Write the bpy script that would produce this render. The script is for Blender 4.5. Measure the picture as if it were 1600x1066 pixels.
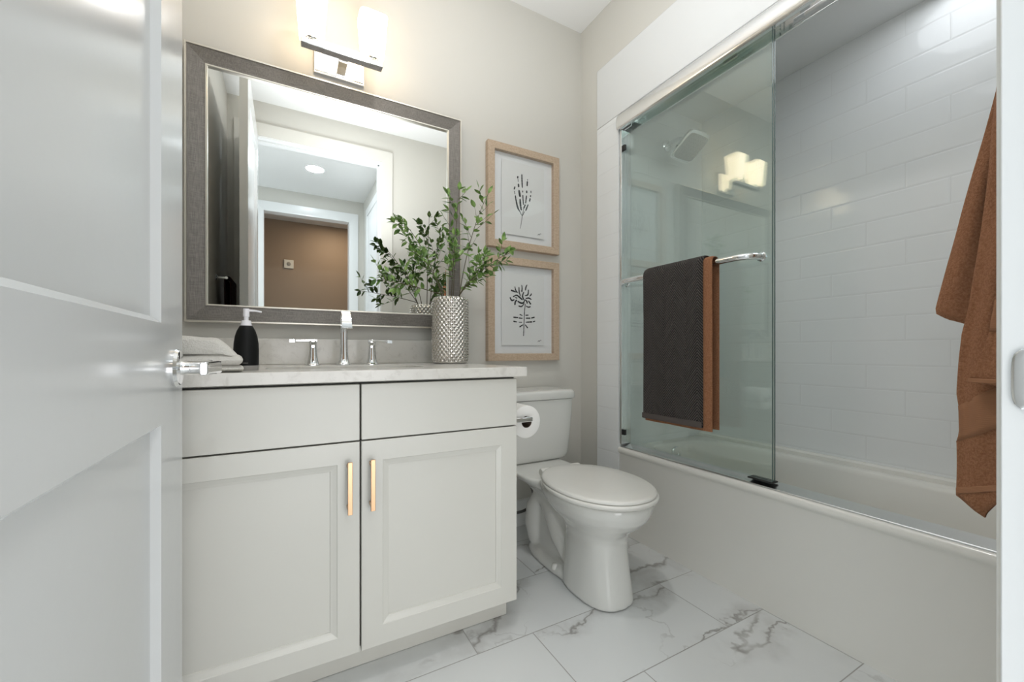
import bpy, bmesh, math, random
from mathutils import Vector, Matrix
PI = math.pi
for o in list(bpy.data.objects): bpy.data.objects.remove(o, do_unlink=True)
scene = bpy.context.scene
COL = scene.collection
K = 0.877                     # eye height of the camera above the floor

# ---------------------------------------------------------------- camera
cam = bpy.data.cameras.new('camera'); cam.sensor_width = 36.0; cam.lens = 36.0*640/1600
cam.shift_y = 17/1600.0; cam.clip_start = 0.02
camo = bpy.data.objects.new('camera', cam); COL.objects.link(camo)
camo.location = (0, 0, K); camo.rotation_euler = (PI/2, 0, -math.atan(352/640.0))
scene.camera = camo

# ---------------------------------------------------------------- world and lights
w = bpy.data.worlds.new('world'); scene.world = w; w.use_nodes = True
w.node_tree.nodes['Background'].inputs[0].default_value = (0.75, 0.86, 1, 1)
w.node_tree.nodes['Background'].inputs[1].default_value = 0.6
def area(name, loc, size, power, color, rot=(0,0,0), spread=180, shape='DISK'):
    l = bpy.data.lights.new(name, 'AREA'); l.shape = shape; l.size = size; l.energy = power; l.color = color
    l.spread = math.radians(spread)
    o = bpy.data.objects.new(name, l); COL.objects.link(o); o.location = loc; o.rotation_euler = rot
    return o
CZ = K+1.76                   # ceiling height
area('bath_ceiling_fill', (0.42, 0.80, CZ-0.012), 0.14, 4.0, (1.0, 0.97, 0.93))  # added ceiling light, out of view, to lift the room evenly
area('shower_fill', (1.76, 0.42, K+1.262), 0.5, 1.3, (0.92, 0.96, 1.0))  # added fill under the shower ceiling, no fixture there
area('bounced_flash', (0.46, 0.72, K+0.50), 0.6, 9.3, (0.95, 0.975, 1.0), rot=(PI, 0, 0), spread=130)
area('hall_fill', (0.28, -0.85, 0.52), 0.95, 9.0, (0.98, 0.98, 1.0), rot=(math.radians(100), 0, math.radians(-10)), shape='SQUARE')  # added soft fill from behind the camera, no lamp body
area('hall_downlight', (0.242, -0.886, CZ-0.014), 0.16, 7, (0.88, 0.95, 1.0))
area('hall_cool_fill', (-1.95, -0.8, 1.5), 1.3, 17, (0.78, 0.90, 1.0), rot=(0, -PI/2, 0), shape='SQUARE')  # added cool fill standing in for daylight; this hall end is closed
area('corridor_fill', (0.6, -2.4, CZ-0.014), 0.2, 6, (1.0, 0.80, 0.58))  # added warm fill for the corridor, no fixture above it
scene.view_settings.view_transform = 'Standard'; scene.view_settings.look = 'None'
scene.view_settings.gamma = 1.0; scene.view_settings.use_curve_mapping = False
scene.view_settings.exposure = 0.42
scene.cycles.max_bounces = 14; scene.cycles.transparent_max_bounces = 16
scene.cycles.glossy_bounces = 8; scene.cycles.diffuse_bounces = 6
scene.cycles.caustics_reflective = False; scene.cycles.caustics_refractive = False
scene.cycles.sample_clamp_indirect = 6.0

# ---------------------------------------------------------------- materials
class NT:
    def __init__(s, name):
        s.m = bpy.data.materials.new(name); s.m.use_nodes = True; s.t = s.m.node_tree
        s.b = s.t.nodes['Principled BSDF']; s.out = s.t.nodes['Material Output']
    def n(s, kind, **kw):
        x = s.t.nodes.new(kind)
        for k, v in kw.items(): setattr(x, k, v)
        return x
    def link(s, a, b): s.t.links.new(a, b)
    def put(s, sock, v):
        if hasattr(v, 'is_output') or isinstance(v, bpy.types.NodeSocket): s.t.links.new(v, sock)
        else: sock.default_value = v
    def math(s, op, *a, clamp=False):
        x = s.n('ShaderNodeMath', operation=op, use_clamp=clamp)
        for i, v in enumerate(a): s.put(x.inputs[i], v)
        return x.outputs[0]
    def mix(s, f, a, b):
        x = s.n('ShaderNodeMix', data_type='RGBA'); s.put(x.inputs[0], f)
        s.put(x.inputs[6], a if not isinstance(a, tuple) else (*a, 1)); s.put(x.inputs[7], b if not isinstance(b, tuple) else (*b, 1))
        return x.outputs[2]
    def pos(s):
        g = s.n('ShaderNodeNewGeometry'); return g.outputs['Position']
    def obj(s): return s.n('ShaderNodeTexCoord').outputs['Object']
    def xyz(s, v):
        x = s.n('ShaderNodeSeparateXYZ'); s.link(v, x.inputs[0]); return x.outputs
    def comb(s, a, b, c):
        x = s.n('ShaderNodeCombineXYZ')
        for i, v in enumerate((a, b, c)): s.put(x.inputs[i], v)
        return x.outputs[0]
    def noise(s, vec, scale, detail=3, rough=0.5, dist=0.0, col=False):
        x = s.n('ShaderNodeTexNoise'); s.link(vec, x.inputs['Vector']); x.inputs['Scale'].default_value = scale
        x.inputs['Detail'].default_value = detail; x.inputs['Roughness'].default_value = rough
        x.inputs['Distortion'].default_value = dist
        return x.outputs['Color' if col else 'Fac']
    def ramp(s, f, a, b, lo=0.0, hi=1.0):
        x = s.n('ShaderNodeMapRange', interpolation_type='SMOOTHSTEP'); s.put(x.inputs[0], f)
        for i, v in enumerate((a, b, lo, hi)): x.inputs[i+1].default_value = v
        return x.outputs[0]
    def bump(s, h, strength=0.3, dist=0.01):
        x = s.n('ShaderNodeBump'); x.inputs['Strength'].default_value = strength; x.inputs['Distance'].default_value = dist
        s.link(h, x.inputs['Height']); s.link(x.outputs[0], s.b.inputs['Normal']); return x
    def base(s, col=None, rough=None, metal=None, **kw):
        if col is not None: s.put(s.b.inputs['Base Color'], (*col, 1) if isinstance(col, tuple) else col)
        if rough is not None: s.put(s.b.inputs['Roughness'], rough)
        if metal is not None: s.b.inputs['Metallic'].default_value = metal
        for k, v in kw.items(): s.put(s.b.inputs[k.replace('_', ' ')], v)
        return s

def paint(name, col, rough=0.5, tex=0.04, scale=350, coat=0):
    n = NT(name); n.base(col, rough)
    if tex: n.bump(n.noise(n.pos(), scale, 2), tex, 0.002)
    if coat: n.b.inputs['Coat Weight'].default_value = coat; n.b.inputs['Coat Roughness'].default_value = 0.08
    return n.m
def metal(name, col, rough, aniso=0):
    n = NT(name); n.base(col, rough, 1.0); return n.m
M = {}
M['wall'] = paint('greige_wall_paint', (0.63, 0.615, 0.57), 0.6, 0.08)
M['ceiling'] = paint('white_ceiling_paint', (0.80, 0.80, 0.79), 0.7, 0.05)
M['brown_wall'] = paint('tan_wall_paint', (0.36, 0.27, 0.20), 0.6, 0.08)
M['trim'] = paint('white_trim_enamel', (0.80, 0.81, 0.81), 0.28, 0.02, 60)
M['casing'] = paint('off_white_casing_paint', (0.68, 0.665, 0.62), 0.4, 0.02, 60)
M['door'] = paint('white_door_enamel', (0.62, 0.635, 0.64), 0.20, 0.05, 35)
M['cabinet'] = paint('cabinet_enamel', (0.66, 0.655, 0.61), 0.33, 0.02, 80)
M['dark_gap'] = paint('painted_gap_shade', (0.05, 0.048, 0.045), 0.8, 0)  # near-black for the shade painted into the cabinet gaps
M['porcelain'] = paint('glazed_porcelain', (0.72, 0.72, 0.69), 0.10, 0, coat=0.6)
M['seat'] = paint('white_seat_plastic', (0.76, 0.75, 0.71), 0.22, 0)
M['tub'] = paint('tub_acrylic', (0.82, 0.805, 0.76), 0.18, 0, coat=0.3)
M['panel'] = paint('smooth_white_surround', (0.73, 0.74, 0.74), 0.12, 0.02, 8, coat=0.3)
M['chrome'] = metal('chrome', (0.86, 0.87, 0.88), 0.05)
M['rail'] = metal('bright_rail_chrome', (0.85, 0.85, 0.85), 0.13)
M['satin'] = metal('satin_aluminium', (0.74, 0.75, 0.75), 0.24)
M['silver_edge'] = metal('champagne_silver_edge', (0.78, 0.75, 0.68), 0.32)
M['mirror'] = metal('silvered_glass', (0.90, 0.92, 0.91), 0.0)
M['rose_gold'] = metal('rose_gold_metal', (0.70, 0.45, 0.27), 0.34)
M['nickel'] = metal('brushed_nickel', (0.62, 0.61, 0.59), 0.3)
M['black_plastic'] = paint('matte_black_plastic', (0.007, 0.0075, 0.0075), 0.5, 0); M['black_plastic'].node_tree.nodes['Principled BSDF'].inputs['Specular IOR Level'].default_value = 0.15
M['rubber'] = paint('black_rubber', (0.01, 0.01, 0.01), 0.5, 0)
M['white_plastic'] = paint('white_plastic', (0.78, 0.77, 0.80), 0.3, 0)
M['clear_grey'] = paint('grey_plastic_foot', (0.28, 0.27, 0.255), 0.3, 0)
M['hose'] = paint('grey_braided_hose', (0.11, 0.11, 0.105), 0.45, 0.6, 900)
M['paper_roll'] = paint('soft_white_tissue', (0.86, 0.85, 0.82), 0.9, 0.3, 500)
M['cardboard'] = paint('brown_cardboard', (0.16, 0.12, 0.09), 0.9, 0)
M['mat_board'] = paint('white_mat_board', (0.78, 0.79, 0.79), 0.8, 0.05)
M['art_paper'] = paint('deckled_art_paper', (0.74, 0.745, 0.73), 0.9, 0.15, 300)
M['ink'] = paint('black_ink', (0.015, 0.015, 0.017), 0.6, 0)
M['pencil'] = paint('grey_pencil', (0.18, 0.18, 0.18), 0.7, 0)
M['thermostat'] = paint('thermostat_plastic', (0.8, 0.77, 0.7), 0.4, 0)
M['grey_dial'] = paint('grey_dial', (0.35, 0.33, 0.30), 0.4, 0)

# quartz worktop
n = NT('speckled_quartz'); p = n.pos()
a = n.ramp(n.noise(p, 38, 5, 0.65, 0.6), 0.50, 0.72); b = n.ramp(n.noise(p, 9, 4, 0.6, 1.5), 0.45, 0.75)
c = n.mix(n.math('MULTIPLY', a, 0.55), (0.68, 0.665, 0.625), (0.50, 0.48, 0.44))
c = n.mix(n.math('MULTIPLY', b, 0.4), c, (0.56, 0.54, 0.50)); n.base(c, 0.16); M['quartz'] = n.m

# oak picture frame
n = NT('pale_oak_veneer'); x = n.xyz(n.pos()); g = n.comb(n.math('MULTIPLY', x[0], 40), x[1], n.math('MULTIPLY', x[2], 60))
f1 = n.noise(g, 3, 5, 0.6, 0.3)
n.base(n.mix(n.ramp(f1, 0.3, 0.72), (0.56, 0.435, 0.32), (0.45, 0.335, 0.235)), 0.45); n.bump(f1, 0.1, 0.002); M['oak'] = n.m

# mirror frame: grey finish with a fine woven grain
n = NT('grey_linen_metal_frame'); x = n.xyz(n.pos())
h1 = n.noise(n.comb(n.math('MULTIPLY', x[0], 900), n.math('MULTIPLY', x[1], 900), n.math('MULTIPLY', x[2], 30)), 1, 2)
h2 = n.noise(n.comb(n.math('MULTIPLY', x[0], 30), n.math('MULTIPLY', x[1], 30), n.math('MULTIPLY', x[2], 900)), 1, 2)
hh = n.math('MULTIPLY', n.math('ADD', h1, h2), 0.5)
n.base(n.mix(n.ramp(hh, 0.4, 0.6), (0.155, 0.143, 0.130), (0.25, 0.232, 0.212)), 0.42, 0.55); n.bump(hh, 0.15, 0.001); M['frame'] = n.m

# brick-style grid shared by the floor and the wall tiles
def grid(n, u, v, L, H, u0, v0, off):
    r = n.math('FLOOR', n.math('DIVIDE', n.math('SUBTRACT', v, v0), H))
    uu = n.math('DIVIDE', n.math('SUBTRACT', n.math('SUBTRACT', u, u0), n.math('MULTIPLY', r, off)), L)
    cidx = n.math('FLOOR', uu); fu = n.math('FRACT', uu)
    fv = n.math('FRACT', n.math('DIVIDE', n.math('SUBTRACT', v, v0), H))
    du = n.math('MULTIPLY', n.math('MINIMUM', fu, n.math('SUBTRACT', 1.0, fu)), L)
    dv = n.math('MULTIPLY', n.math('MINIMUM', fv, n.math('SUBTRACT', 1.0, fv)), H)
    return n.math('MINIMUM', du, dv), r, cidx
def wall_tile(name, axis, L, H, u0, v0, off):
    n = NT(name); x = n.xyz(n.pos())
    d, r, ci = grid(n, x[axis], x[2], L, H, u0, v0, off)
    gm = n.ramp(d, 0.0009, 0.0020, 1.0, 0.0)
    n.base(n.mix(gm, (0.83, 0.845, 0.85), (0.74, 0.75, 0.75)), n.math('ADD', 0.09, n.math('MULTIPLY', gm, 0.5)))
    edge = n.ramp(d, 0.0008, 0.006)
    wav = n.noise(n.pos(), 9, 2)
    tilt = n.math('MULTIPLY', n.math('SINE', n.math('ADD', n.math('MULTIPLY', r, 12.7), n.math('MULTIPLY', ci, 7.1))), n.math('MULTIPLY', x[2], 0.15))
    h = n.math('ADD', n.math('MULTIPLY', edge, 0.22), n.math('ADD', n.math('MULTIPLY', wav, 0.35), tilt))
    n.bump(h, 0.28, 0.006); return n.m
M['tile_back'] = wall_tile('white_subway_tile_back', 1, 0.357, 0.095, 0.515, K+0.518, 0.119)
M['tile_end'] = wall_tile('white_subway_tile_end', 0, 0.357, 0.095, 1.50, K+0.518, 0.119)
M['tile_strip'] = wall_tile('white_tile_border', 1, 0.32, 0.1083, 1.337, K-0.498, 0.0)

# marble floor tile
n = NT('marble_floor_tile'); P = n.pos(); x = n.xyz(P)
d, r, ci = grid(n, x[0], x[1], 0.560, 0.278, 0.113, 0.811, -0.187)
sh = n.comb(n.math('MULTIPLY', ci, 3.17), n.math('MULTIPLY', r, 5.31), n.math('ADD', n.math('MULTIPLY', ci, 1.7), n.math('MULTIPLY', r, 2.3)))
va = n.n('ShaderNodeVectorMath', operation='ADD'); n.link(P, va.inputs[0]); n.link(sh, va.inputs[1]); q = va.outputs[0]
wq = n.n('ShaderNodeVectorMath', operation='MULTIPLY_ADD'); n.link(n.noise(q, 6.0, 4, 0.6, col=True), wq.inputs[0]); wq.inputs[1].default_value = (0.20,)*3; n.link(q, wq.inputs[2])
q2 = wq.outputs[0]
rot = n.n('ShaderNodeMapping'); n.link(q2, rot.inputs[0]); rot.inputs['Rotation'].default_value = (0, 0, 0.62); rot.inputs['Scale'].default_value = (0.8, 2.6, 1)
v1 = n.math('ABSOLUTE', n.math('SUBTRACT', n.noise(rot.outputs[0], 1.15, 2, 0.4), 0.5))
mask = n.ramp(n.noise(q, 3.2, 2), 0.38, 0.55)
thin = n.math('MULTIPLY', n.ramp(v1, 0.0, 0.014, 1.0, 0.0), mask)
wide = n.math('MULTIPLY', n.ramp(v1, 0.0, 0.085, 1.0, 0.0), n.math('MULTIPLY', mask, n.ramp(n.noise(q2, 7, 3), 0.35, 0.65)))
v2 = n.math('ABSOLUTE', n.math('SUBTRACT', n.noise(q2, 2.6, 3, 0.5), 0.5))
fine = n.math('MULTIPLY', n.ramp(v2, 0.0, 0.008, 1.0, 0.0), n.ramp(n.noise(q, 4.1, 1), 0.52, 0.68))
c = n.mix(n.math('MULTIPLY', wide, 0.5), (0.70, 0.715, 0.715), (0.42, 0.41, 0.40))
c = n.mix(n.math('MULTIPLY', thin, 0.8), c, (0.27, 0.255, 0.24))
c = n.mix(n.math('MULTIPLY', fine, 0.32), c, (0.33, 0.32, 0.31))
gm = n.ramp(d, 0.0010, 0.0019, 1.0, 0.0)
c = n.mix(gm, c, (0.36, 0.355, 0.34)); n.base(c, n.math('ADD', 0.24, n.math('MULTIPLY', gm, 0.5)))
n.bump(n.ramp(d, 0.0008, 0.0028), 0.25, 0.002); M['floor'] = n.m

# clear tempered glass with a faint green tint
def glass(name, tint, ior=1.5, rough=0.0):
    n = NT(name); n.t.nodes.remove(n.b)
    tr = n.n('ShaderNodeBsdfTransparent'); tr.inputs[0].default_value = (*tint, 1)
    gl = n.n('ShaderNodeBsdfGlossy'); gl.inputs['Roughness'].default_value = rough; gl.inputs[0].default_value = (0.95, 1, 0.99, 1)
    fr = n.n('ShaderNodeFresnel'); bf = n.n('ShaderNodeNewGeometry').outputs['Backfacing']   # rays pass straight through, so both faces see air outside
    n.link(n.math('ADD', ior, n.math('MULTIPLY', bf, 1.0/ior-ior)), fr.inputs[0])
    mx = n.n('ShaderNodeMixShader'); n.link(fr.outputs[0], mx.inputs[0]); n.link(tr.outputs[0], mx.inputs[1]); n.link(gl.outputs[0], mx.inputs[2])
    n.link(mx.outputs[0], n.out.inputs[0]); return n.m
M['glass'] = glass('green_tinted_glass', (0.955, 0.978, 0.968), 1.55)
M['glazing'] = glass('picture_glazing', (0.99, 0.99, 0.99), 1.25)
M['glass_edge'] = paint('dark_green_glass_edge', (0.10, 0.16, 0.145), 0.15, 0)

# lit frosted shade, gives off the fixture's light
n = NT('lit_frosted_shade'); n.base((0.9, 0.88, 0.84), 0.4)
n.b.inputs['Emission Color'].default_value = (1.0, 0.77, 0.50, 1); n.b.inputs['Emission Strength'].default_value = 3.5; M['shade'] = n.m
n = NT('lit_lamp_lens'); n.base((0.9, 0.9, 0.9), 0.4); n.b.inputs['Emission Color'].default_value = (0.95, 0.97, 1, 1); n.b.inputs['Emission Strength'].default_value = 8; M['lens'] = n.m

# towels
def terry(name, c1, c2, band=None):
    n = NT(name); o = n.pos()
    f1 = n.noise(o, 420, 4, 0.7); f2 = n.noise(o, 240, 3, 0.6)
    n.base(n.mix(n.ramp(f2, 0.3, 0.7), c1, c2), 0.95); n.b.inputs['Sheen Weight'].default_value = 0.35
    n.b.inputs['Sheen Tint'].default_value = (*c1, 1)
    n.bump(n.math('ADD', f1, f2), 0.9, 0.004); return n.m
M['terry'] = terry('rust_terry_cloth', (0.42, 0.195, 0.098), (0.29, 0.12, 0.055))
n = NT('flat_woven_rust_band'); x = n.xyz(n.pos())
wv = n.math('SINE', n.math('MULTIPLY', x[2], 1500)); n.base((0.31, 0.145, 0.072), 0.85); n.bump(wv, 0.15, 0.001); M['terry_band'] = n.m
M['white_terry'] = terry('cream_terry_cloth', (0.84, 0.82, 0.77), (0.78, 0.76, 0.70))
M['maroon_terry'] = terry('dark_maroon_terry', (0.06, 0.014, 0.014), (0.03, 0.006, 0.006))
n = NT('charcoal_chevron_cloth'); x = n.xyz(n.pos())
zz = n.math('PINGPONG', n.math('ADD', x[1], 3.0), 0.052)
t = n.math('SINE', n.math('MULTIPLY', n.math('ADD', x[2], n.math('MULTIPLY', zz, -1.25)), 560))
fz = n.noise(n.pos(), 500, 3, 0.7)
n.base(n.mix(n.ramp(t, -0.6, 0.9), (0.010, 0.008, 0.0075), (0.092, 0.076, 0.069)), 0.95); n.b.inputs['Sheen Weight'].default_value = 0.05
n.bump(n.math('ADD', n.math('MULTIPLY', t, 0.6), fz), 0.8, 0.003); M['chevron'] = n.m
M['charcoal_band'] = paint('charcoal_flat_hem', (0.085, 0.07, 0.064), 0.85, 0.4, 700)

# foliage
n = NT('green_leaf'); f = n.noise(n.pos(), 42, 2)
n.base(n.mix(n.ramp(f, 0.32, 0.68), (0.075, 0.17, 0.035), (0.24, 0.38, 0.10)), 0.42); n.b.inputs['Subsurface Weight'].default_value = 0.0; M['leaf'] = n.m
M['stem'] = paint('brown_green_stem', (0.10, 0.085, 0.045), 0.6, 0)

# ---------------------------------------------------------------- mesh helpers
class G:
    def __init__(s): s.v = []; s.f = []
    def add(s, v, f):
        k = len(s.v); s.v += [tuple(p) for p in v]; s.f += [tuple(i+k for i in q) for q in f]; return s
    def box(s, x0, x1, y0, y1, z0, z1):
        v = [(x0,y0,z0),(x1,y0,z0),(x1,y1,z0),(x0,y1,z0),(x0,y0,z1),(x1,y0,z1),(x1,y1,z1),(x0,y1,z1)]
        return s.add(v, [(3,2,1,0),(4,5,6,7),(0,1,5,4),(1,2,6,5),(2,3,7,6),(3,0,4,7)])
    def loft(s, loops, c0=True, c1=True, closed=True):
        m = len(loops[0]); v = [p for l in loops for p in l]; f = []
        for i in range(len(loops)-1):
            for j in range(m if closed else m-1):
                a = i*m+j; b = i*m+(j+1) % m
                f.append((a, b, b+m, a+m))
        if c0: f.append(tuple(reversed(range(m))))
        if c1: f.append(tuple(range((len(loops)-1)*m, len(loops)*m)))
        return s.add(v, f)
    def tube(s, path, r, n=12, caps=True, ry=None):
        path = [Vector(p) for p in path]; L = len(path); r = r if hasattr(r, '__len__') else [r]*L
        t = [(path[min(i+1, L-1)]-path[max(i-1, 0)]).normalized() for i in range(L)]
        up = Vector((0,0,1)) if abs(t[0].z) < 0.9 else Vector((1,0,0))
        nrm = t[0].cross(up).normalized(); loops = []
        for i in range(L):
            nrm = (nrm - t[i]*nrm.dot(t[i])).normalized(); b = t[i].cross(nrm)
            loops.append([tuple(path[i]+nrm*(r[i]*math.cos(2*PI*k/n))+b*((ry or 1)*r[i]*math.sin(2*PI*k/n))) for k in range(n)])
        return s.loft(loops, caps, caps)
    def lathe(s, prof, c, n=32, axis='z', c0=True, c1=True):
        loops = []
        for r, h in prof:
            l = []
            for k in range(n):
                a = 2*PI*k/n; u, v = r*math.cos(a), r*math.sin(a)
                l.append({'z': (c[0]+u, c[1]+v, c[2]+h), 'x': (c[0]+h, c[1]+u, c[2]+v), 'y': (c[0]+v, c[1]+h, c[2]+u)}[axis])
            loops.append(l)
        return s.loft(loops, c0, c1)
    def extrude(s, prof, axis, a, b):
        # prof: 2-D outline; axis 'y' -> (x,z) profile, 'x' -> (y,z), 'z' -> (x,y)
        fn = {'y': lambda p, h: (p[0], h, p[1]), 'x': lambda p, h: (h, p[0], p[1]), 'z': lambda p, h: (p[0], p[1], h)}[axis]
        return s.loft([[fn(p, a) for p in prof], [fn(p, b) for p in prof]])
    def rot(s, c, ax, ang):
        R = Matrix.Rotation(ang, 4, ax); c = Vector(c)
        s.v = [tuple(R @ (Vector(p)-c) + c) for p in s.v]; return s

def sup(cx, cy, a, b, z, p=2.0, n=40, b2=None):
    out = []
    for k in range(n):
        t = 2*PI*k/n; c, d = math.cos(t), math.sin(t)
        bb = b if d >= 0 or b2 is None else b2
        out.append((cx+a*math.copysign(abs(c)**(2/p), c), cy+bb*math.copysign(abs(d)**(2/p), d), z))
    return out
def rectloop(x0, x1, y0, y1, z, n=40):
    cx, cy, a, b = (x0+x1)/2, (y0+y1)/2, (x1-x0)/2, (y1-y0)/2; out = []
    for k in range(n):
        t = 2*PI*(k)/n; c, d = math.cos(t), math.sin(t); m = max(abs(c), abs(d))
        out.append((cx+a*c/m, cy+b*d/m, z))
    return out
def wloc(o):
    l = Vector((0,0,0))
    while o: l += o.location; o = o.parent
    return l
def build(name, g, mat, parent=None, bevel=0, smooth=True, angle=38, seg=2, sub=0, solid=0, origin=None):
    me = bpy.data.meshes.new(name)
    if parent is not None: off = wloc(parent)
    elif origin is not None: off = Vector(origin)
    else:
        xs, ys, zs = zip(*g.v); off = Vector(((min(xs)+max(xs))/2, (min(ys)+max(ys))/2, min(zs)))
    me.from_pydata([tuple(Vector(p)-off) for p in g.v], [], g.f)
    bm = bmesh.new(); bm.from_mesh(me); bmesh.ops.recalc_face_normals(bm, faces=bm.faces); bm.to_mesh(me); bm.free()
    for m_ in (mat if isinstance(mat, (list, tuple)) else [mat]): me.materials.append(M[m_] if isinstance(m_, str) else m_)
    if smooth: me.shade_smooth(); me.set_sharp_from_angle(angle=math.radians(angle))
    o = bpy.data.objects.new(name, me); COL.objects.link(o)
    if parent is not None: o.parent = parent
    else: o.location = off
    if solid: md = o.modifiers.new('solid', 'SOLIDIFY'); md.thickness = solid; md.offset = 0
    if sub: md = o.modifiers.new('sub', 'SUBSURF'); md.levels = sub; md.render_levels = sub
    if bevel:
        md = o.modifiers.new('bevel', 'BEVEL'); md.width = bevel; md.segments = seg; md.limit_method = 'ANGLE'; md.angle_limit = math.radians(35)
    return o
def tag(o, label=None, cat=None, group=None, kind=None):
    for k, v in (('label', label), ('category', cat), ('group', group), ('kind', kind)):
        if v: o[k] = v
    return o
def thing(name, loc, label, cat, group=None, kind=None):
    o = bpy.data.objects.new(name, None); COL.objects.link(o); o.location = loc; o.empty_display_size = 0.05
    return tag(o, label, cat, group, kind)
def struct(name, g, mat, bevel=0, parent=None, **kw):
    o = build(name, g, mat, parent, bevel, **kw)
    if parent is None: o['kind'] = 'structure'
    return o
def B(*a): return G().box(*a)
def arc(cx, cy, r, a0, a1, n):
    return [(cx+r*math.cos(math.radians(a0+(a1-a0)*i/n)), cy+r*math.sin(math.radians(a0+(a1-a0)*i/n))) for i in range(n+1)]

# ================================================================ THE ROOM SHELL
LX = -0.36                                  # left wall face
struct('floor', B(-2.3, 2.2, -3.15, 1.95, -0.08, 0), 'floor')
struct('ceiling', B(LX-0.1, 2.2, 0.015, 1.95, CZ, CZ+0.06), 'ceiling')
struct('ceiling_hall', B(-2.3, 2.2, -3.15, 0.015, CZ, CZ+0.06), 'ceiling')
struct('wall_back', B(LX-0.1, 1.424, 1.80, 1.90, 0, CZ), 'wall')
struct('wall_left', B(LX-0.1, LX, 0.13, 1.80, 0, CZ), 'wall')
g = G(); g.box(1.424, 2.14, 1.50, 1.90, 0, CZ)
struct('wall_right_return', g, 'wall')
struct('wall_right_bulkhead', B(1.424, 1.56, 0.13, 1.50, K+1.156, CZ), 'wall')
struct('wall_shower_back', B(2.03, 2.14, 0.13, 1.50, 0, K+1.275), 'tile_back')
struct('wall_shower_end', B(1.424, 2.03, 1.492, 1.5, 0.40, K+1.275), 'tile_end')
struct('ceiling_shower', B(1.56, 2.14, 0.13, 1.5, K+1.275, K+1.33), 'panel')
# front wall with the doorway the camera stands in
OX0, OX1, OZ = -0.222, 0.662, K+1.505
g = G().box(LX-0.1, OX0-0.02, 0.015, 0.13, 0, CZ).box(OX1+0.02, 2.14, 0.015, 0.13, 0, CZ).box(OX0-0.02, OX1+0.02, 0.015, 0.13, OZ+0.02, CZ)
struct('wall_front', g, 'wall')
# jamb, stop and casings of that doorway
t = thing('trim_1', (0.22, 0.07, 0), None, None, kind='structure')
g = G().box(OX0-0.02, OX0, 0.010, 0.131, 0, OZ).box(OX1, OX1+0.02, 0.010, 0.131, 0, OZ).box(OX0-0.02, OX1+0.02, 0.010, 0.131, OZ, OZ+0.02)
build('door_jamb', g, 'trim', t, 0.0015)
g = G().box(OX0, OX0+0.011, 0.050, 0.088, 0, OZ).box(OX1-0.011, OX1, 0.0505, 0.088, 0, OZ).box(OX0, OX1, 0.050, 0.088, OZ-0.011, OZ)
build('door_stop', g, 'trim', t, 0.001)
def casing(name, x0, x1, z1, y, s, parent, mat, wd=0.085):
    # tapered casing: thin at the opening, thicker outside; s = +1 projects towards +y
    g = G(); r = 0.012
    pr = lambda e, q: [(e, y), (e, y+s*0.006), (e+q*0.02, y+s*0.009), (e+q*0.055, y+s*0.0135), (e+q*wd, y+s*0.0145), (e+q*wd, y)]
    for e, q in ((x1+r, 1), (x0-r, -1)):
        p = pr(e, q); lo = [(a, b, 0) for a, b in p]; hi = [(a, b, z1+r+abs(a-e)) for a, b in p]; g.loft([lo, hi])
    p = pr(0, 1); g.loft([[(x0-r-a, b, z1+r+a) for a, b in p], [(x1+r+a, b, z1+r+a) for a, b in p]])
    return build(name, g, mat, parent, angle=30)
casing('casing_bathroom_side', OX0, OX1, OZ, 0.13, 1, t, 'casing')
casing('casing_hall_side', OX0, OX1, OZ, 0.015, -1, t, 'trim')
# strike plate with its curved lip
g = G(); pl = []
for zz in range(13):
    u = zz/12; z = K-0.028+(u-0.5)*0.062; e = math.sqrt(max(0, 1-(2*u-1)**4))
    pl.append([(OX1-0.0004, 0.1160+0.0070*e, z), (OX1-0.0012, 0.1160+0.0075*e, z), (OX1-0.0022, 0.1160+0.0070*e, z), (OX1-0.0030, 0.1160+0.0040*e, z), (OX1-0.0022, 0.1130, z), (OX1-0.0016, 0.078, z), (OX1-0.0002, 0.078, z), (OX1-0.0002, 0.1140, z)])
g.loft(pl); tag(build('strike_plate', g, 'satin', t, angle=50), 'satin metal strike plate')

# baseboards
BB = [(0, 0), (0.013, 0), (0.013, 0.10), (0.008, 0.125), (0, 0.13)]
def base(name, p0, p1, nrm):
    g = G(); lo = []; hi = []
    for a, z in BB:
        lo.append((p0[0]+nrm[0]*a, p0[1]+nrm[1]*a, z)); hi.append((p1[0]+nrm[0]*a, p1[1]+nrm[1]*a, z))
    g.loft([lo, hi]); struct(name, g, 'trim', angle=30)
base('baseboard_back', (0.66, 1.80), (1.412, 1.80), (0, -1))
base('baseboard_right', (1.424, 1.66), (1.424, 1.80), (-1, 0))
base('baseboard_left', (LX, 0.131), (LX, 1.15), (1, 0))
base('baseboard_front', (OX1+0.10, 0.13), (1.416, 0.13), (0, 1))

# smooth surround panel over the tub opening and the tiled border beside it
struct('trim_2', G().extrude([(0.131, K+1.156), (1.657, K+1.156), (1.657, K+1.459), (0.131, K+1.459)], 'x', 1.416, 1.4238), 'panel', 0.002)
struct('trim_3', B(1.416, 1.4238, 1.499, 1.657, 0, K+1.1545), ['tile_strip'], 0.002)

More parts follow.
